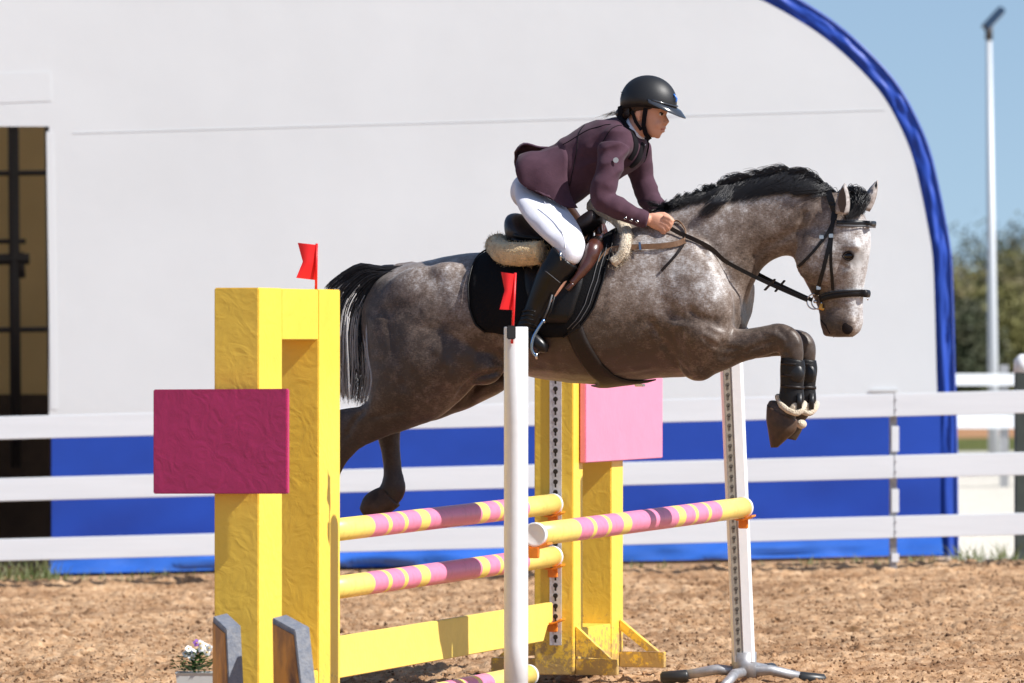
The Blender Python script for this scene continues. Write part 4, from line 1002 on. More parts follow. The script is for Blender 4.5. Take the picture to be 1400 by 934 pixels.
# ---- leg boots (tendon boots on the forelegs)
M['leather_sh'] = mat('shiny_black_strap', (.012, .012, .013), .4, spec=.4, bump=.3, bs=25)
M['leather_dk'] = mat('dark_brown_girth', (.013, .008, .006), .5, bump=.15, bs=90, spec=.3)
def fz(b, a):
    b.v = [p+Vector((noise.noise(p*38), noise.noise(p*38+Vector((9, 1, 4))), noise.noise(p*38+Vector((3, 7, 2)))))*a for p in b.v]
def leg_boot(w0, xs, label):
    t = empty('tendon_boot', P(1090, 520, w0), label, 'leg boot', 'tendon boots on the forelegs')
    dx = xs
    b = B().loft([(1099+dx, 493, 1068+dx, 489, .043, w0), (1100.5+dx, 506, 1067+dx, 505, .045, w0), (1098+dx, 528, 1067+dx, 528, .041, w0), (1099+dx, 547, 1065+dx, 545, .045, w0), (1095+dx, 560, 1065+dx, 549, .044, w0)], sub=4, n=28)
    b.out('shell', M['leather_b'], t, smooth=True)
    q = [P(1064+dx, 542, w0), P(1069+dx, 554, w0+.035), P(1079+dx, 562, w0+.05), P(1090+dx, 565, w0+.045), P(1098+dx, 558, w0+.02), P(1099+dx, 552, w0-.02), P(1092+dx, 557, w0-.046), P(1078+dx, 555, w0-.044), P(1066+dx, 546, w0-.02), P(1064+dx, 542, w0)]
    bb = B(); bb.tube(cat(q, 4), .0135, 14); fz(bb, .003); bb.out('fleece_trim', M['sheep_w'], t, smooth=True)
    B().ell(P(1086+dx, 559, w0+.034), .022, .014, .030, 10).out('fleece_lining', M['sheep_w'], t, smooth=True)
    B().tube([P(1093+dx, 538, w0+.040), P(1093+dx, 560, w0+.044)], .011, 10, flat=.4).out('strap', M['leather_sh'], t, smooth=True)
    B().ell(P(1087+dx, 511, w0+.022), .040, .024, .048, 14).out('tendon_cup', M['leather_sh'], t, smooth=True)
    for y in (500, 516, 531):
        B().loft([(1099+dx, y-2.5, 1067.4+dx, y-5.5, .0455, w0), (1099+dx, y+1.5, 1067.4+dx, y-1.5, .0455, w0)], sub=1, n=28).out('strap', M['leather_dk'], t, smooth=True)
leg_boot(.13, 0, 'black tendon boot with pale fleece on the near folded foreleg')
leg_boot(-.12, 16.5, 'black tendon boot on the foreleg away from the camera')
B_ = empty('fleece_pad', P(1094, 580, .02), 'small cream fleece pad below the boots at the fetlock', 'fleece pad')
B().ell(P(1096, 580, .0), .022, .03, .020, 12).out('fleece', M['sheep_w'], B_, smooth=True)

# ---- saddle pad, half pad, girth, saddle
def tack():
    t = empty('saddle_pad', radial(760, 0), 'black square saddle pad under the saddle on the grey horse', 'saddle pad')
    xl = tab([(0, 676), (40, 668), (70, 666), (90, 669), (104, 676), (112, 690)]); xr = tab([(0, 852), (45, 858), (70, 852), (90, 842), (104, 826), (112, 800)])
    wrap('quilted_pad', xl, xr, list(range(-112, 113, 7)), .008, .010, M['cloth_b'], t, nx=20, cy=420)
    # piping
    q = [radial(xl(a), a, .018, 420) for a in range(-112, 113, 7)]; B().tube(q, .004, 6).out('piping', M['leather_b'], t, smooth=True)
    q = [radial(xr(a), a, .018, 420) for a in range(-112, 113, 7)]; B().tube(q, .004, 6).out('piping', M['leather_b'], t, smooth=True)
    for d in (7, 13):   # stitched rows along the front edge
        q = [radial(xr(a)-d, a, .019, 420) for a in range(40, 108, 6)]; B().tube(q, .0022, 5).out('stitch_row', M['steel_thread'], t, smooth=True)
    t = empty('half_pad', radial(700, 0), 'cream sheepskin half pad showing behind and in front of the saddle', 'half pad')
    # rear roll
    path = [P(741, 345, .30), P(712, 348, .27), P(690, 346, .20), P(681, 340, .08), P(681, 336, 0)]
    path += [mirror(p) for p in path[:-1]][::-1]
    pts = cat(path, 5); rr = [.052]*len(pts); b = B(); b.tube(pts, rr, 22, up=ZU); fz(b, .006); b.out('rear_roll', M['sheep'], t, smooth=True)
    R = []
    for i in range(2600):
        k = rng.integers(0, len(pts)); d = Vector(rng.normal(size=3)).normalized(); q = pts[k]+d*.051; R.append([q, q+d*.006+Vector(rng.normal(0, .003, 3)), q+d*.011+Vector(rng.normal(0, .004, 3))])
    hair('wool', R, M['sheep'], t, .0012)
    path = [surf(838, 362, .022), surf(853, 350, .024), surf(858, 333, .024), P(856, 318, .16), P(846, 302, .10), P(826, 288, .05), P(811, 281, 0)]
    path += [mirror(p) for p in path[:-1]][::-1]
    pts = cat(path, 5); n_ = len(pts); b = B(); b.tube(pts, [.020+.012*math.sin(i/n_*math.pi) for i in range(n_)], 18); fz(b, .005); b.out('front_edge', M['sheep_w'], t, smooth=True)
    R = []
    for i in range(1500):
        k = rng.integers(0, len(pts)); p = pts[k]; d = Vector(rng.normal(size=3)).normalized(); d = (d+V*.5).normalized(); q = p+d*.024; R.append([q, q+d*.007+Vector(rng.normal(0, .003, 3)), q+d*.014+Vector(rng.normal(0, .005, 3))])
    hair('wool', R, M['sheep_w'], t, .0012)
    # girth with belly guard
    t = empty('girth', radial(830, 180), 'black leather girth with belly guard round the chest of the horse', 'girth')
    gl = tab([(80, 796), (100, 804), (125, 818), (150, 829), (165, 822), (175, 812), (180, 808)]); gr = tab([(80, 820), (100, 828), (125, 843), (150, 858), (165, 872), (175, 890), (180, 897)])
    wrap('strap', gl, gr, list(range(84, 277, 6)), .004, .010, M['leather_b'], t, nx=8, cy=440) if False else None
    R = []
    for a in range(84, 277, 6):
        aa = a if a <= 180 else 360-a; l_, r_ = gl(aa), gr(aa); inn, out = [], []
        for i in range(9):
            px = l_+(r_-l_)*i/8; k = 1 if 0 < i < 8 else .5; inn.append(radial(px, a, .003)); out.append(radial(px, a, .003+.012*k))
        R.append(out+inn[::-1])
    B().rings(R).out('belly_guard', M['leather_dk'], t, smooth=True)
    for (x, y) in ((875, 523),):
        p = P(x, y+2, 0); B().box(p-V*.02-N*.02, V*.04, N*.04, -ZU*.012).out('buckle', M['steel'], t, bevel=.003)
    # saddle
    t = empty('jumping_saddle', radial(760, 0), 'dark brown leather jumping saddle with padded knee rolls', 'saddle')
    b = B().loft([(694, 303, 697, 322, .05), (699, 293, 703, 336, .12), (712, 293, 714, 341, .155), (728, 308, 728, 343, .15), (750, 317, 750, 342, .12), (780, 308, 780, 335, .10), (800, 292, 805, 322, .09), (814, 284, 820, 312, .08), (822, 288, 826, 306, .05)], sub=4, n=28)
    b.out('seat', M['leather_bk'], t, smooth=True)
    for (a, b_, o) in ((693, 741, .18),):
        for k in range(3):   # stacked panel edges under the cantle
            q = [P(698, 318+k*7, .10), P(706, 322+k*7, .16), P(722, 325+k*7, .18), P(742, 326+k*7, .18)]; 
            B().tube(cat(q, 3), .010, 8).out('panel_edge', M['leather_b'], t, smooth=True)
            B().tube(cat([mirror(x) for x in q], 3), .010, 8).out('panel_edge', M['leather_b'], t, smooth=True)
    # flaps both sides
    for sg in (1, -1):
        R = []
        fl = tab([(35, 745), (60, 742), (80, 750), (98, 770), (106, 785)]); fr = tab([(35, 815), (55, 828), (75, 826), (95, 815), (106, 800)])
        for a in range(35, 107, 6):
            l_, r_ = fl(a), fr(a); inn, out = [], []
            for i in range(11):
                px = l_+(r_-l_)*i/10; inn.append(radial(px, a*sg, .022, 420)); out.append(radial(px, a*sg, .034, 420))
            R.append(out+inn[::-1])
        B().rings(R).out('flap', M['leather_b'], t, smooth=True)
        def side(pts, off): 
            q = [surf(x, y, off) for x, y in pts]; return q if sg > 0 else [mirror(p) for p in q]
        B().tube(cat(side([(821, 308), (824, 325), (820, 345), (810, 364), (797, 381), (786, 392)], .046), 4), [.016+.020*math.sin(math.pi*min(1, i/20+.12)) for i in range(21)], 16, flat=.8).out('knee_roll', M['leather_br'], t, smooth=True)
        B().tube(cat(side([(810, 318), (806, 335), (801, 350), (794, 362)], .042), 4), [.008+.014*math.sin(math.pi*min(1, i/12)) for i in range(13)], 14, flat=.7).out('knee_roll', M['leather_br'], t, smooth=True)
        B().tube(cat(side([(788, 392), (780, 400)], .05), 4), .012, 10).out('billet', M['leather_br'], t, smooth=True)
    return t
def fz(b, a):
    b.v = [p+Vector((noise.noise(p*38), noise.noise(p*38+Vector((9, 1, 4))), noise.noise(p*38+Vector((3, 7, 2)))))*a for p in b.v]
M['steel_thread'] = mat('pale_thread', (.09, .09, .095), .6)
M['leather_bk'] = mat('very_dark_leather', (.022, .016, .018), .38, bump=.15, bs=90, spec=.5)
M['leather_dk'] = mat('dark_brown_girth', (.013, .008, .006), .5, bump=.15, bs=90, spec=.3)
saddle = tack()

# ---- breastplate, bridle, reins
def harness():
    t = empty('breastplate', surf(840, 345), 'tan leather breastplate strap running from saddle across the shoulder', 'breastplate')
    strap('shoulder_strap', [(820, 365), (829, 350), (842, 342), (876, 339), (905, 338), (926, 335), (937, 331)], .024, M['leather_tan'], t, .004, off=.012, both=True)
    strap('keeper', [(875.5, 334), (876.5, 344)], .010, M['steel'], t, .003, off=.018, both=True)
    q = [surf(937, 331, .012), surf(960, 350, .01), surf(985, 372, .01), surf(1003, 395, .01), P(1020, 420, 0)]
    strap('breast_strap', [(937, 331), (928, 345), (915, 360), (905, 371)], .012, M['leather_dk'], t, .003, off=.006, both=True)
    t = empty('neck_strap', P(925, 280), 'narrow black neck strap lying just behind the mane', 'strap')
    q = [surf(936, 331, .01), surf(937, 318, .01), surf(932, 307, .012), surf(925, 304, .012), surf(918, 308, .014)]
    B().tube(cat(q, 4), .0065, 8, flat=.5).out('loop', M['leather_tan'], t, smooth=True)
    q = [surf(890, 292, .01), surf(905, 284, .01), P(920, 274, .03), P(928, 272, 0)]; B().tube(cat(q+[mirror(p) for p in q[:-1]][::-1], 3), .007, 8).out('strap', M['leather_dk'], t, smooth=True)
    b = empty('bridle', P(1140, 300), 'black leather bridle with noseband and snaffle bit on the horse head', 'bridle')
    L = M['leather_b']
    strap('cheek_strap', [(1143, 290), (1139, 305), (1136, 325), (1130, 352), (1122, 382), (1117, 402)], .017, L, b, .005, both=True)
    strap('noseband_strap', [(1141, 318), (1137, 345), (1138, 372), (1139, 394)], .013, L, b, .005, both=True) if False else strap('noseband_strap', [(1138, 320), (1136, 345), (1137, 372), (1139, 396)], .013, L, b, .005, both=True)
    strap('throat_latch', [(1141, 300), (1130, 322), (1112, 345), (1093, 364)], .012, L, b, .005, both=True)
    strap('crown_strap', [(1146, 284), (1142, 292), (1140, 302)], .026, L, b, .006, both=True)
    # crownpiece over the poll
    q = [surf(1143, 292, .008), P(1137, 275, .065), P(1132, 263, .04), P(1130, 259, 0)]; q += [mirror(p) for p in q[:-1]][::-1]
    strap('crown_piece', cat(q, 4), .030, L, b, .006, raw=True, flatup=(ZU-V*.5).normalized())
    # browband and noseband go round the front of the face
    def band(name, near, front, wd, m, off=.008):
        q = [surf(x, y, off) for x, y in near]; f = [P(x, y, w_) for x, y, w_ in front]; q = q+f; q = q+[mirror(p) for p in q if abs((p-HC).dot(N)) > .004][::-1]
        B().tube(cat(q, 3), wd/2, 12, flat=.35, up=(ZU+V*.1).normalized()).out(name, m, b, smooth=True)
    band('browband', [(1144, 305), (1155, 306), (1168, 306), (1180, 306)], [(1190, 306, .045), (1194, 306, .0)], .024, M['leather_sh'])
    band('browband_edge', [(1144, 309), (1168, 310), (1180, 310)], [(1190, 310, .045), (1193, 310, .0)], .010, M['steel_thread'], .012)
    band('noseband', [(1122, 408), (1135, 404), (1150, 402), (1165, 401), (1175, 401)], [(1184, 402, .03), (1187, 402, 0)], .030, L, .008)
    band('noseband_rim', [(1122, 404), (1135, 400), (1150, 398), (1165, 397.5), (1175, 397)], [(1184, 398, .03), (1187, 398, 0)], .009, M['leather_sh'], .012)
    for x, y in ((1137, 323), (1124, 325), (1120, 390)):
        o = surf(x, y, .012); B().box(o-V*.010-ZU*.009, V*.020, ZU*.018, N*.004).out('buckle', M['steel'], b, bevel=.002)
    # bit ring
    c = surf(1117, 411, .016)
    for cc in (c, mirror(c)):
        pts = [cc+(V*math.cos(a)+ZU*math.sin(a))*.033 for a in [2*math.pi*k/28 for k in range(29)]]
        B().tube(pts, .0032, 8).out('bit_ring', M['steel'], b, smooth=True)
        B().tube([cc, cc-(N if cc is c else -N)*.02+V*.012], .007, 8).out('bit_end', M['steel'], b, smooth=True)
    g = surf(1124, 421, .014); B().tube([g+V*.006+ZU*.02, g, g-ZU*.006+V*.016], [.006, .009, .006], 10).out('bit_guard', M['cheek_gold'], b, smooth=True)
    o = P(1186, 407, .0); B().tube([o, o-ZU*.012+V*.002], .003, 6).out('chin_ring', M['steel'], b, smooth=True)
    r = empty('reins', P(920, 316, .1), 'laced leather reins from the rider hands to the bit', 'reins')
    HN = P(915, 311, .185)
    def rein(p0, p1, side, lift, m0, m1, nm):
        n_ = 26; pts = [p0.lerp(p1, i/n_)-ZU*.02*math.sin(i/n_*math.pi) for i in range(n_+1)]
        R = []
        out = []
        for i, p in enumerate(pts):
            h = BVH.find_nearest(p)
            if h[0] is not None:
                vec = p-h[0]; inside = vec.dot(h[1]) < .012
                if inside and 0 < i < n_: p = h[0]+h[1]*.012
            out.append(p)
        for _ in range(2): out = [out[0]]+[(out[i-1]+out[i]*2+out[i+1])/4 for i in range(1, n_)]+[out[-1]]
        strap(nm, out[:12], .019, m0, r, .005, raw=True, flatup=N); strap(nm, out[11:], .017, m1, r, .005, raw=True, flatup=N)
        for f in ((19,) if side > 0 else (20,)):
            q = out[f]; d = (out[f+1]-out[f]).normalized(); s_ = d.cross(N).normalized(); s_ = s_ if s_.z > 0 else -s_
            B().box(q-s_*.036-d*.004-N*.004+d*-.012, s_*.065+d*.022, d*.010, N*.012).out('rein_stop', M['leather_dk'], r, bevel=.002)
    rein(HN, c-V*.030+ZU*.006, 1, 0, M['leather_dk'], M['leather_b'], 'rein')
    rein(P(922, 305, -.185), mirror(c)-V*.028+ZU*.006, -1, 0, M['leather_dk'], M['leather_b'], 'rein')
    # slack bight of the rein by the hand
    q = [P(921, 316, .11), P(932, 322, .15), P(936, 330, .16), P(928, 337, .19), P(905, 339, .22)]
    return r
harness()

# ================================================================== RIDER
M['skin'] = mat('skin', (.62, .31, .20), .45, c2=(.70, .37, .26), vs=12, spec=.35)
M['jacket'] = mat('plum_jacket_cloth', (.072, .034, .050), .8, var=.15, vs=30, bump=.08, bs=160, sheen=.06, spec=.15)
M['lapel'] = mat('dark_collar_cloth', (.008, .007, .009), .85, spec=.15)
M['breech'] = mat('white_breeches', (.72, .72, .78), .65, bump=.06, bs=90, var=.04, vs=20)
M['boot'] = mat('black_riding_boot', (.006, .0055, .006), .33, bump=.05, bs=40, spec=.35)
M['helmet'] = mat('matt_black_helmet', (.010, .010, .011), .5, spec=.5, bump=.06, bs=300)
M['visor'] = mat('glossy_visor', (.03, .034, .042), .15, spec=.7)
M['hair'] = mat('brown_hair', (.045, .022, .012), .45)
M['shirt'] = mat('white_shirt', (.78, .78, .84), .6)
M['lip'] = mat('lips', (.45, .13, .11), .4)
M['eyewhite'] = mat('eye_white', (.7, .68, .66), .25)
def finger(b, p, q, r0, r1): b.tube([p, q], [r0, r1], 8)
def rider():
    t = empty('person', P(775, 330, 0), 'rider in a plum jacket, white breeches and black helmet crouching forward over the saddle', 'person')
    # one continuous body
    b = B()
    b.loft([(706, 262, 768, 290, .13), (728, 232, 782, 276, .135), (752, 211, 800, 262, .12), (780, 192, 826, 246, .12), (806, 178, 850, 228, .13), (828, 170, 868, 212, .13), (845, 168, 876, 200, .08)], sub=3, n=22)
    b.tube([P(850, 186, 0), P(866, 178, 0), P(878, 165, 0)], [.062, .056, .056], 16)
    # head
    b.ell(P(884, 137, 0), .098, .074, .098, 16)
    b.loft([(856, 140, 912, 143, .070), (858, 149, 912.5, 151, .072), (862, 156, 910.5, 157, .069), (868, 163, 910, 164, .064), (873, 170, 908.5, 171, .059), (878, 177, 906.5, 178, .050), (884, 183, 904, 183.5, .040), (889, 188, 900, 188, .024)], sub=3, n=22, e=.95)
    b.tube([P(907.5, 154, 0), P(909.5, 160, 0), P(912.6, 166.3, 0), P(909.5, 171, 0)], [.006, .008, .0095, .007], 10)          # nose
    b.ell(P(908, 168, .012), .008, .010, .008, 8); b.ell(P(908, 168, -.012), .008, .010, .008, 8)
    b.ell(P(908, 175.0, 0), .008, .018, .0055, 8); b.ell(P(906.5, 179.6, 0), .0085, .017, .0062, 8)       # lips
    b.ell(P(899, 186, 0), .014, .018, .012, 8)                                                        # chin
    b.ell(P(896, 169, .038), .026, .016, .024, 8); b.ell(P(896, 169, -.038), .026, .016, .024, 8)
    b.ell(P(907.5, 150, .0), .010, .050, .008, 8)
    for sg in (1, -1):                                                                           # ears
        b.ell(P(872, 154, .073*sg), .016, .008, .026, 10); b.ell(P(873, 163, .068*sg), .009, .007, .010, 8)
    # arms
    NA = [P(838, 202, .165), P(832, 235, .22), P(822, 270, .25), P(845, 284, .235), P(868, 295, .21), P(888, 301, .19)]
    FA = [P(868, 200, -.165), P(874, 235, -.22), P(885, 268, -.23), P(893, 280, -.21), P(901, 288, -.19), P(908, 293, -.175)]
    for A_ in (NA, FA): b.tube(A_, [.055, .047, .040, .038, .030, .025], 14, sub=3)
    # hands closed round the rein: palm, four curled fingers and a thumb
    for sg, ox, oy in ((1, 0, 0), (-1, 8, -7)):
        w0 = .185*sg
        b.loft([(886+ox, 292+oy, 886+ox, 309+oy, .019, w0), (895+ox, 291+oy, 893+ox, 313+oy, .021, w0), (905+ox, 294+oy, 900+ox, 316+oy, .020, w0), (911+ox, 298+oy, 905+ox, 318+oy, .015, w0)], sub=3, n=16)
        for k, (x0, y0, x1, y1, x2, y2, x3, y3) in enumerate([(907, 296, 916, 299, 919, 305, 914, 308), (906, 300, 915, 304, 917, 310, 911, 312), (904, 305, 912, 309, 914, 314, 908, 316), (901, 309, 908, 313, 909, 318, 904, 319)]):
            a = .004*k
            b.tube([P(x0+ox, y0+oy, w0+.012*sg), P(x1+ox, y1+oy, w0+.016*sg), P(x2+ox, y2+oy, w0+.010*sg), P(x3+ox, y3+oy, w0-.006*sg)], [.0095, .0090, .0082, .0072], 10, sub=2)
        b.tube([P(896+ox, 294+oy, w0-.012*sg), P(908+ox, 293+oy, w0-.016*sg), P(917+ox, 299+oy, w0-.010*sg), P(921+ox, 303+oy, w0-.004*sg)], [.011, .0105, .0092, .0078], 10, sub=2)
    # legs
    for sg in (1, -1):
        dx = 0 if sg > 0 else 14
        b.loft([(716+dx, 262, 768+dx, 280, .085, .10*sg), (722+dx, 290, 782+dx, 300, .078, .20*sg), (745+dx, 318, 792+dx, 318, .068, .28*sg), (758+dx, 338, 795+dx, 340, .056, .32*sg), (752+dx, 352, 785+dx, 366, .052, .335*sg),
                (742+dx, 372, 775+dx, 385, .050, .335*sg), (731+dx, 398, 762+dx, 408, .044, .33*sg), (722+dx, 425, 745+dx, 430, .034, .33*sg), (712+dx, 446, 736+dx, 448, .034, .33*sg)], sub=3, n=18)
        b.loft([(703+dx, 448, 708+dx, 470, .028, .33*sg), (718+dx, 446, 722+dx, 472, .034, .33*sg), (734+dx, 456, 732+dx, 478, .036, .33*sg), (744+dx, 467, 742+dx, 480, .028, .33*sg)], sub=3, n=16)
    bd = fuse(b, .0045, 3, .5)
    body = bd.out('body', M['skin'], t, smooth=True)
    # eyes
    for sg in (1, -1):
        o = P(903.5, 156.5, .036*sg); e = B().ell(o, .0115, .0095, .0070, 8).out('eye', M['eyewhite'], t, smooth=True)
        B().ell(o+V*.0055+N*.004*sg, .0062, .0060, .0058, 8).out('iris', M['eye'], e, smooth=True)
        B().tube([o-V*.012+N*.005*sg+ZU*.002, o+ZU*.0075+N*.0075*sg, o+V*.012+ZU*.003+N*.002*sg], [.0015, .0028, .002], 6, sub=3).out('eyelash', M['hair'], t, smooth=True)
        q = [P(893, 150.5, .056*sg), P(900, 148.5, .050*sg), P(908, 150, .030*sg)]
        B().tube(cat(q, 3), .0030, 6).out('eyebrow', M['hair'], t, smooth=True)
    B().tube(cat([P(903.5, 176.9, .022), P(906.2, 176.7, .014), P(908.6, 176.4, 0), P(906.2, 176.7, -.014), P(903.5, 176.9, -.022)], 3), [.0028]*13, 8).out('lips', M['lip'], t, smooth=True)
    # jacket
    j = B()
    j.loft([(712, 222, 752, 282, .165), (730, 212, 772, 285, .175), (750, 203.5, 788, 277, .155), (768, 194, 812, 262, .145), (790, 177, 838, 248, .15), (812, 168, 858, 236, .16), (832, 163.5, 874, 222, .155), (846, 162, 881, 205, .115), (853, 166, 880, 194, .075)], sub=4, n=34, e=.9)
    for A_, c in ((NA, 1), (FA, -1)):
        A2 = cat(A_, 4)[:-1]; rr = cat([.068, .058, .052, .049, .040, .036], 4)[:-1]
        # sleeve creases
        rr = [r+.0022*math.sin(i*2.3)+.0018*math.sin(i*1.1+c) for i, r in enumerate(rr)]
        j.tube(A2, rr, 22)
    j.ell(P(842, 196, .125), .075, .06, .08, 14); j.ell(P(864, 192, -.12), .06, .06, .07, 14)
    jj = fuse(j, .0065, 12, .5)
    # folds pressed into the cloth
    nv = []
    for p in jj.v:
        q = p-HC; a = (1-abs(noise.noise(Vector((q.x*6+q.z*3, q.y*5, q.z*15-q.x*7))))*2.2)*.009+noise.noise(Vector((q.x*22+4, q.y*9, q.z*14)))*.005; nv.append(p+(p-P(800, 225, 0)).normalized()*a)
    jj.v = nv
    jk = jj.out('jacket', M['jacket'], t, smooth=True)
    # tail of the jacket flaring out behind, an open curved sheet with thickness
    def sheet(rows, th, name, m, par, sub=4):
        rows = [cat([P(*p) for p in r], sub) for r in rows]; rows = [list(x) for x in zip(*[cat([r[k] for r in rows], sub) for k in range(len(rows[0]))])]
        R = []
        for r in rows:
            R.append(r)
        n_ = len(R[0]); vs = [p for r in R for p in r]; nrm = []
        for i in range(len(R)):
            for k in range(n_):
                a = R[min(i+1, len(R)-1)][k]-R[max(i-1, 0)][k]; c = R[i][min(k+1, n_-1)]-R[i][max(k-1, 0)]; nrm.append(a.cross(c).normalized())
        vs = [p+q*(noise.noise(Vector(((p-HC).dot(V)*13, p.z*5, (p-HC).dot(N)*8)))*.016) for p, q in zip(vs, nrm)]; v2 = [p+q*th for p, q in zip(vs, nrm)]; b = B(); m_ = len(R)
        f = []; off = len(vs)
        for i in range(m_-1):
            for k in range(n_-1): f.append((i*n_+k, i*n_+k+1, (i+1)*n_+k+1, (i+1)*n_+k)); f.append((off+i*n_+k, off+(i+1)*n_+k, off+(i+1)*n_+k+1, off+i*n_+k+1))
        ed = [i*n_ for i in range(m_)]; e2 = [i*n_+n_-1 for i in range(m_)]
        for E in (ed, e2, list(range(n_)), list(range((m_-1)*n_, m_*n_))):
            for a, c in zip(E[:-1], E[1:]): f.append((a, c, off+c, off+a))
        b.add(vs+v2, f); return b.out(name, m, par, smooth=True)
    sheet([[(768, 196, .10), (740, 206, .12), (716, 208, .13), (708, 212, .14)],
           [(776, 212, .155), (745, 218, .19), (716, 222, .20), (704, 229, .20)],
           [(776, 240, .165), (748, 244, .215), (722, 246, .225), (710, 248, .22)],
           [(780, 262, .165), (762, 266, .205), (740, 264, .225), (724, 259, .225)],
           [(790, 284, .17), (772, 282, .20), (756, 274, .215), (745, 268, .22)]], .006, 'coat_skirt', M['jacket'], jk)
    sheet([[(760, 198, .06), (738, 203, .06), (717, 199, .05), (708, 207, .04)],
           [(760, 200, -.02), (738, 202, -.03), (716, 198, -.04), (706, 212, -.04)],
           [(758, 206, -.10), (738, 210, -.13), (716, 216, -.14), (704, 226, -.14)],
           [(768, 235, -.15), (748, 240, -.19), (722, 244, -.19), (710, 246, -.19)],
           [(775, 262, -.16), (755, 266, -.20), (740, 264, -.20), (725, 258, -.20)]], .006, 'coat_skirt', M['jacket'], jk)
    # dark collar and lapels, white stock
    q = [P(845, 160, 0), P(853, 164, .055), P(863, 176, .080), P(868, 190, .088), P(869, 204, .092), P(864, 222, .110)]
    bmj = bmesh.new(); mj = bpy.data.meshes.new('tmp'); mj.from_pydata([tuple(v) for v in jj.v], [], jj.f); bmj.from_mesh(mj); BJ = BVHTree.FromBMesh(bmj); bmj.free()
    def on(p, o=.004):
        h = BJ.find_nearest(p); nn = h[1]
        if nn.dot(h[0]-P(830, 215, 0)) < 0: nn = -nn
        return h[0]+nn*o, nn
    def cloth_strip(name, pts, wd, m, th=.004):
        pp = cat(pts, 6); R = []
        for i, p in enumerate(pp):
            d = (pp[min(i+1, len(pp)-1)]-pp[max(i-1, 0)]).normalized(); c0, nn = on(p); s_ = d.cross(nn).normalized()
            w_ = wd*(.7+.3*math.sin(math.pi*i/(len(pp)-1)))
            row = [on(c0+s_*w_*f, .003+(th if abs(f) < .45 else 0))[0] for f in (-.5, -.4, -.2, 0, .2, .4, .5)]
            R.append(row)
        B().rings(R, cap=False, closed=False).out(name, m, jk, smooth=True)
    cloth_strip('collar', q, .034, M['lapel']); cloth_strip('collar', [mirror(p) for p in q], .034, M['lapel'])
    B().loft([(846, 158, 868, 186, .075), (850, 155, 873, 181, .072)], sub=2, n=24).out('collar_stand', M['lapel'], jk, smooth=True)
    B().loft([(856, 166, 878, 196, .070), (861, 160, 880, 189, .064)], sub=2, n=24).out('shirt_collar', M['shirt'], t, smooth=True)
    B().loft([(864, 178, 882, 198, .045), (866, 196, 878, 212, .035)], sub=2, n=18).out('stock_front', M['shirt'], t, smooth=True)
    for sm in ([P(850, 172, .13), P(832, 184, .17), P(822, 205, .17), P(824, 235, .18)], [P(800, 172, .05), P(790, 200, .14), P(782, 235, .17), P(778, 262, .18)], [P(836, 176, .12), P(812, 178, .12), P(790, 186, .12), P(770, 198, .12)]):
        B().tube([on(p, .0015)[0] for p in cat(sm, 6)], .0018, 6).out('seam', M['lapel'], jk, smooth=True)
    cloth_strip('lapel', [P(878, 196, .035), P(880, 206, .045), P(876, 218, .055), P(866, 236, .06)], .05, M['lapel'])
    # sleeve badge and cuff studs
    B().tube([P(842, 219, .264), P(842, 219, .266)], .012, 14, up=ZU).out('sleeve_badge', mat('silver_badge', (.42, .46, .48), .35, metal=.5), jk)
    for x, y, w_ in ((855, 298.5, .268), (863, 301, .259), (871, 303, .248)):
        B().tube([P(x, y, w_-.006), P(x, y, w_)], .0065, 12, up=ZU).out('cuff_stud', M['steel'], jk, smooth=True)
        B().tube([P(x, y, w_), P(x, y, w_+.001)], .0040, 12, up=ZU).out('cuff_stud', M['lapel'], jk, smooth=True)
    # breeches
    br = B()
    for sg in (1, -1):
        dx = 0 if sg > 0 else 10
        br.loft([(706+dx, 248, 760+dx, 272, .10, .06*sg), (705+dx, 268, 772+dx, 283, .098, .13*sg), (714+dx, 292, 784+dx, 298, .090, .21*sg), (733+dx, 316, 794+dx, 316, .080, .275*sg), (753+dx, 334, 799+dx, 334, .068, .315*sg), (765+dx, 346, 796+dx, 350, .058, .335*sg), (768+dx, 352, 788+dx, 362, .05, .338*sg)], sub=4, n=26)
    br.ell(P(730, 262, 0), .10, .15, .09, 14)
    bb = fuse(br, .0065, 4, .5); bb.v = [p+N*(noise.noise((p-HC)*14)*.004+noise.noise(Vector(((p-HC).dot(V)*16+(p.z)*16, p.z*5-(p-HC).dot(V)*5, 1)))*.004) for p in bb.v]
    bq = bb.out('breeches', M['breech'], t, smooth=True)
    q = [P(744, 276, .275), P(760, 300, .325), P(770, 322, .365), P(773, 340, .39)]; B().tube(cat(q, 4), .0018, 6).out('seam', M['breech'], bq, smooth=True)
    # tall boots
    for sg in (1, -1):
        dx = 0 if sg > 0 else 10
        bt = B()
        bt.loft([(758+dx, 336, 790+dx, 366, .062, .335*sg), (750+dx, 346, 784+dx, 374, .063, .335*sg), (738+dx, 366, 774+dx, 386, .062, .335*sg), (727+dx, 392, 763+dx, 405, .055, .33*sg), (718+dx, 418, 750+dx, 424, .044, .33*sg), (709+dx, 440, 740+dx, 442, .044, .33*sg), (704+dx, 456, 730+dx, 456, .043, .33*sg)], sub=4, n=24)
        bt.loft([(700+dx, 450, 703+dx, 474, .034, .33*sg), (716+dx, 445, 720+dx, 476, .040, .33*sg), (734+dx, 454, 734+dx, 481, .042, .33*sg), (745+dx, 464, 744+dx, 483, .034, .33*sg), (749+dx, 471, 748+dx, 482, .022, .33*sg)], sub=4, n=20)
        bm_ = fuse(bt, .006, 3, .5); bo = bm_.out('riding_boot', M['boot'], t, smooth=True)
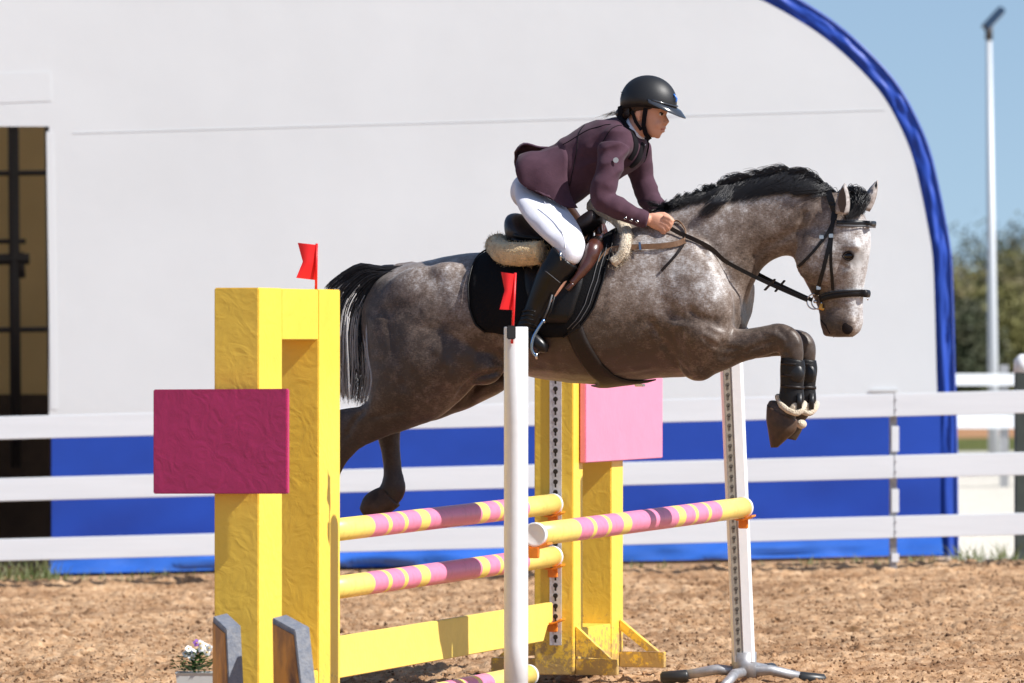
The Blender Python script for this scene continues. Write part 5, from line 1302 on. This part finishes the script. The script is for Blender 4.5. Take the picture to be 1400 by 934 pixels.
        if sg > 0:
            B().tube(cat([P(739, 366, .375), P(750, 374, .40), P(766, 387, .39)], 3), .0016, 6).out('boot_trim', M['steel_thread'], bo, smooth=True)
            for k in range(5):
                y = 424+k*6; B().tube(cat([P(714-k*1.2, y+2, .365), P(722-k, y, .378), P(731-k, y+2, .37), P(738-k, y+5, .345)], 3), .0042, 6).out('ankle_crease', M['boot'], bo, smooth=True)
            B().tube([P(766, 343, .398), P(767, 356, .402)], .004, 6).out('boot_pull', M['steel'], bo, smooth=True)
    # helmet
    R = []; c = P(886, 141, 0); n_ = 30; Hh = []
    fwd = (V*.985-ZU*.17).normalized(); upv = (ZU*.985+V*.17).normalized()
    for k in range(13):
        el = math.pi/2*k/12
        r = []
        for i in range(n_*2):
            a = math.pi*i/n_; x, y = math.cos(a), math.sin(a); R0 = .128 if x > 0 else .126
            r.append(c+fwd*(x*R0*math.cos(el))+N*(y*.102*math.cos(el))+upv*(.122*math.sin(el)**.92))
        Hh.append(r)
    low = [c+fwd*(math.cos(math.pi*i/n_)*(.121 if math.cos(math.pi*i/n_) > 0 else .118))+N*(math.sin(math.pi*i/n_)*.094)-upv*(.012+.040*max(0, -math.cos(math.pi*i/n_))**1.2) for i in range(n_*2)]
    h = B().rings([low]+Hh[:-1]+[Hh[-1]]).out('helmet', M['helmet'], t, smooth=True)
    # visor
    R = []
    for i in range(25):
        a = math.radians(-80+160*i/24); x, y = math.cos(a), math.sin(a); p = c+fwd*(x*.125)+N*(y*.104)+upv*(-.002+.018*(1-x)); q = c+fwd*(x*.175+.004)+N*(y*.112)+upv*(-.038*x+.012*(1-x)) ; q = q+upv*-.0
        R.append([p+upv*.004, (p+q)/2+upv*.010, q+upv*.001, q-upv*.003, (p+q)/2+upv*.002, p-upv*.004])
    B().rings(R).out('visor', M['visor'], h, smooth=True)
    R = []
    for i in range(21):
        a = math.radians(-70+140*i/20); R.append(c+fwd*(math.cos(a)*.1305)+N*(math.sin(a)*.108)+upv*(.006+.016*(1-math.cos(a))))
    B().tube(R, .0045, 8).out('visor_rim', M['visor'], h, smooth=True)
    B().tube(cat([P(921, 129, .02), P(925, 135, .02), P(924, 140, .02)], 2), .0045, 8).out('helmet_badge', mat('blue_badge', (.05, .18, .55), .3), h, smooth=True)
    for k in range(5): B().ell(P(849.5+k*.5, 126+k*3.4, .05), .002, .01, .0025, 6).out('vent', M['steel_thread'], h, smooth=True)
    # chin harness
    for sg in (1, -1):
        strap('chin_strap', [P(883, 148, .083*sg), P(881, 160, .078*sg), P(880, 172, .070*sg), P(883, 183, .055*sg), P(888, 190, .02*sg)], .020, M['lapel'], h, .004, raw=True, flatup=N*sg)
        strap('chin_strap', [P(864, 152, .080*sg), P(869, 166, .074*sg), P(877, 178, .066*sg)], .014, M['lapel'], h, .004, raw=True, flatup=N*sg)
    # hair under the helmet and bun net
    R = []
    for i in range(420):
        y0 = rng.uniform(140, 152); s_ = 1 if rng.random() < .7 else -1
        R.append(cat([P(885+rng.normal(0, 3), y0-3, .075*s_), P(872+rng.normal(0, 2), y0-1, .080*s_), P(860, y0+3+rng.normal(0, 1.5), .070*s_), P(850+rng.normal(0, 2), y0+7, .030*s_)], 2))
    hair('hair', R, M['hair'], t, .0022)
    bn = B().ell(P(853, 156, 0), .036, .05, .030, 12); fz(bn, .004); bn.out('hair_bun', M['hair'], t, smooth=True)
    B().loft([(846, 147, 862, 143, .055), (845, 160, 858, 166, .05)], sub=2, n=16).out('hair_net', M['lapel'], t, smooth=True)
    R = [cat([P(845, 156, rng.normal(0, .02)), P(836+rng.normal(0, 2), 155+rng.normal(0, 2), .0), P(826+rng.normal(0, 5), 159+rng.normal(0, 2), 0)], 3) for _ in range(26)]
    hair('stray_hair', R, M['hair_l'], t, .0009)
    return t
M['hair_l'] = mat('light_brown_hair', (.22, .13, .06), .5)
rider()
# stirrup
def stirrup():
    w_ = .36
    for sg in (1, -1):
        f = (lambda p: p) if sg > 0 else mirror
        t = empty('stirrup', f(P(733, 470, w_)), 'stirrup with leather strap under the near boot' if sg > 0 else 'stirrup on the side of the horse away from the camera', 'stirrup')
        B().tube([f(P(755, 403, .385)), f(P(750, 420, .385)), f(P(744, 436, .385))], .004, 6).out('leather', M['steel_thread'], t, smooth=True)
        B().tube([f(P(758, 405, .38)), f(P(753, 424, .38)), f(P(745, 438, .38))], .005, 6).out('leather', M['leather_b'], t, smooth=True)
        q = [P(744, 437, .385), P(737, 447, .390), P(729, 462, .39), P(727, 478, .385), P(733, 487, .37)]
        B().tube([f(p) for p in cat(q, 3)], .0065, 10).out('iron', mat('blue_steel', (.25, .42, .70), .15, metal=.9), t, smooth=True)
        q = [P(744, 437, .375), P(744, 452, .30), P(742, 470, .275), P(733, 487, .285)]
        B().tube([f(p) for p in cat(q, 3)], .0065, 10).out('iron', M['steel'], t, smooth=True)
        B().tube([f(P(733, 487, .38)), f(P(736, 487, .28))], .014, 10, flat=.4).out('footrest', M['steel'], t, smooth=True)
stirrup()
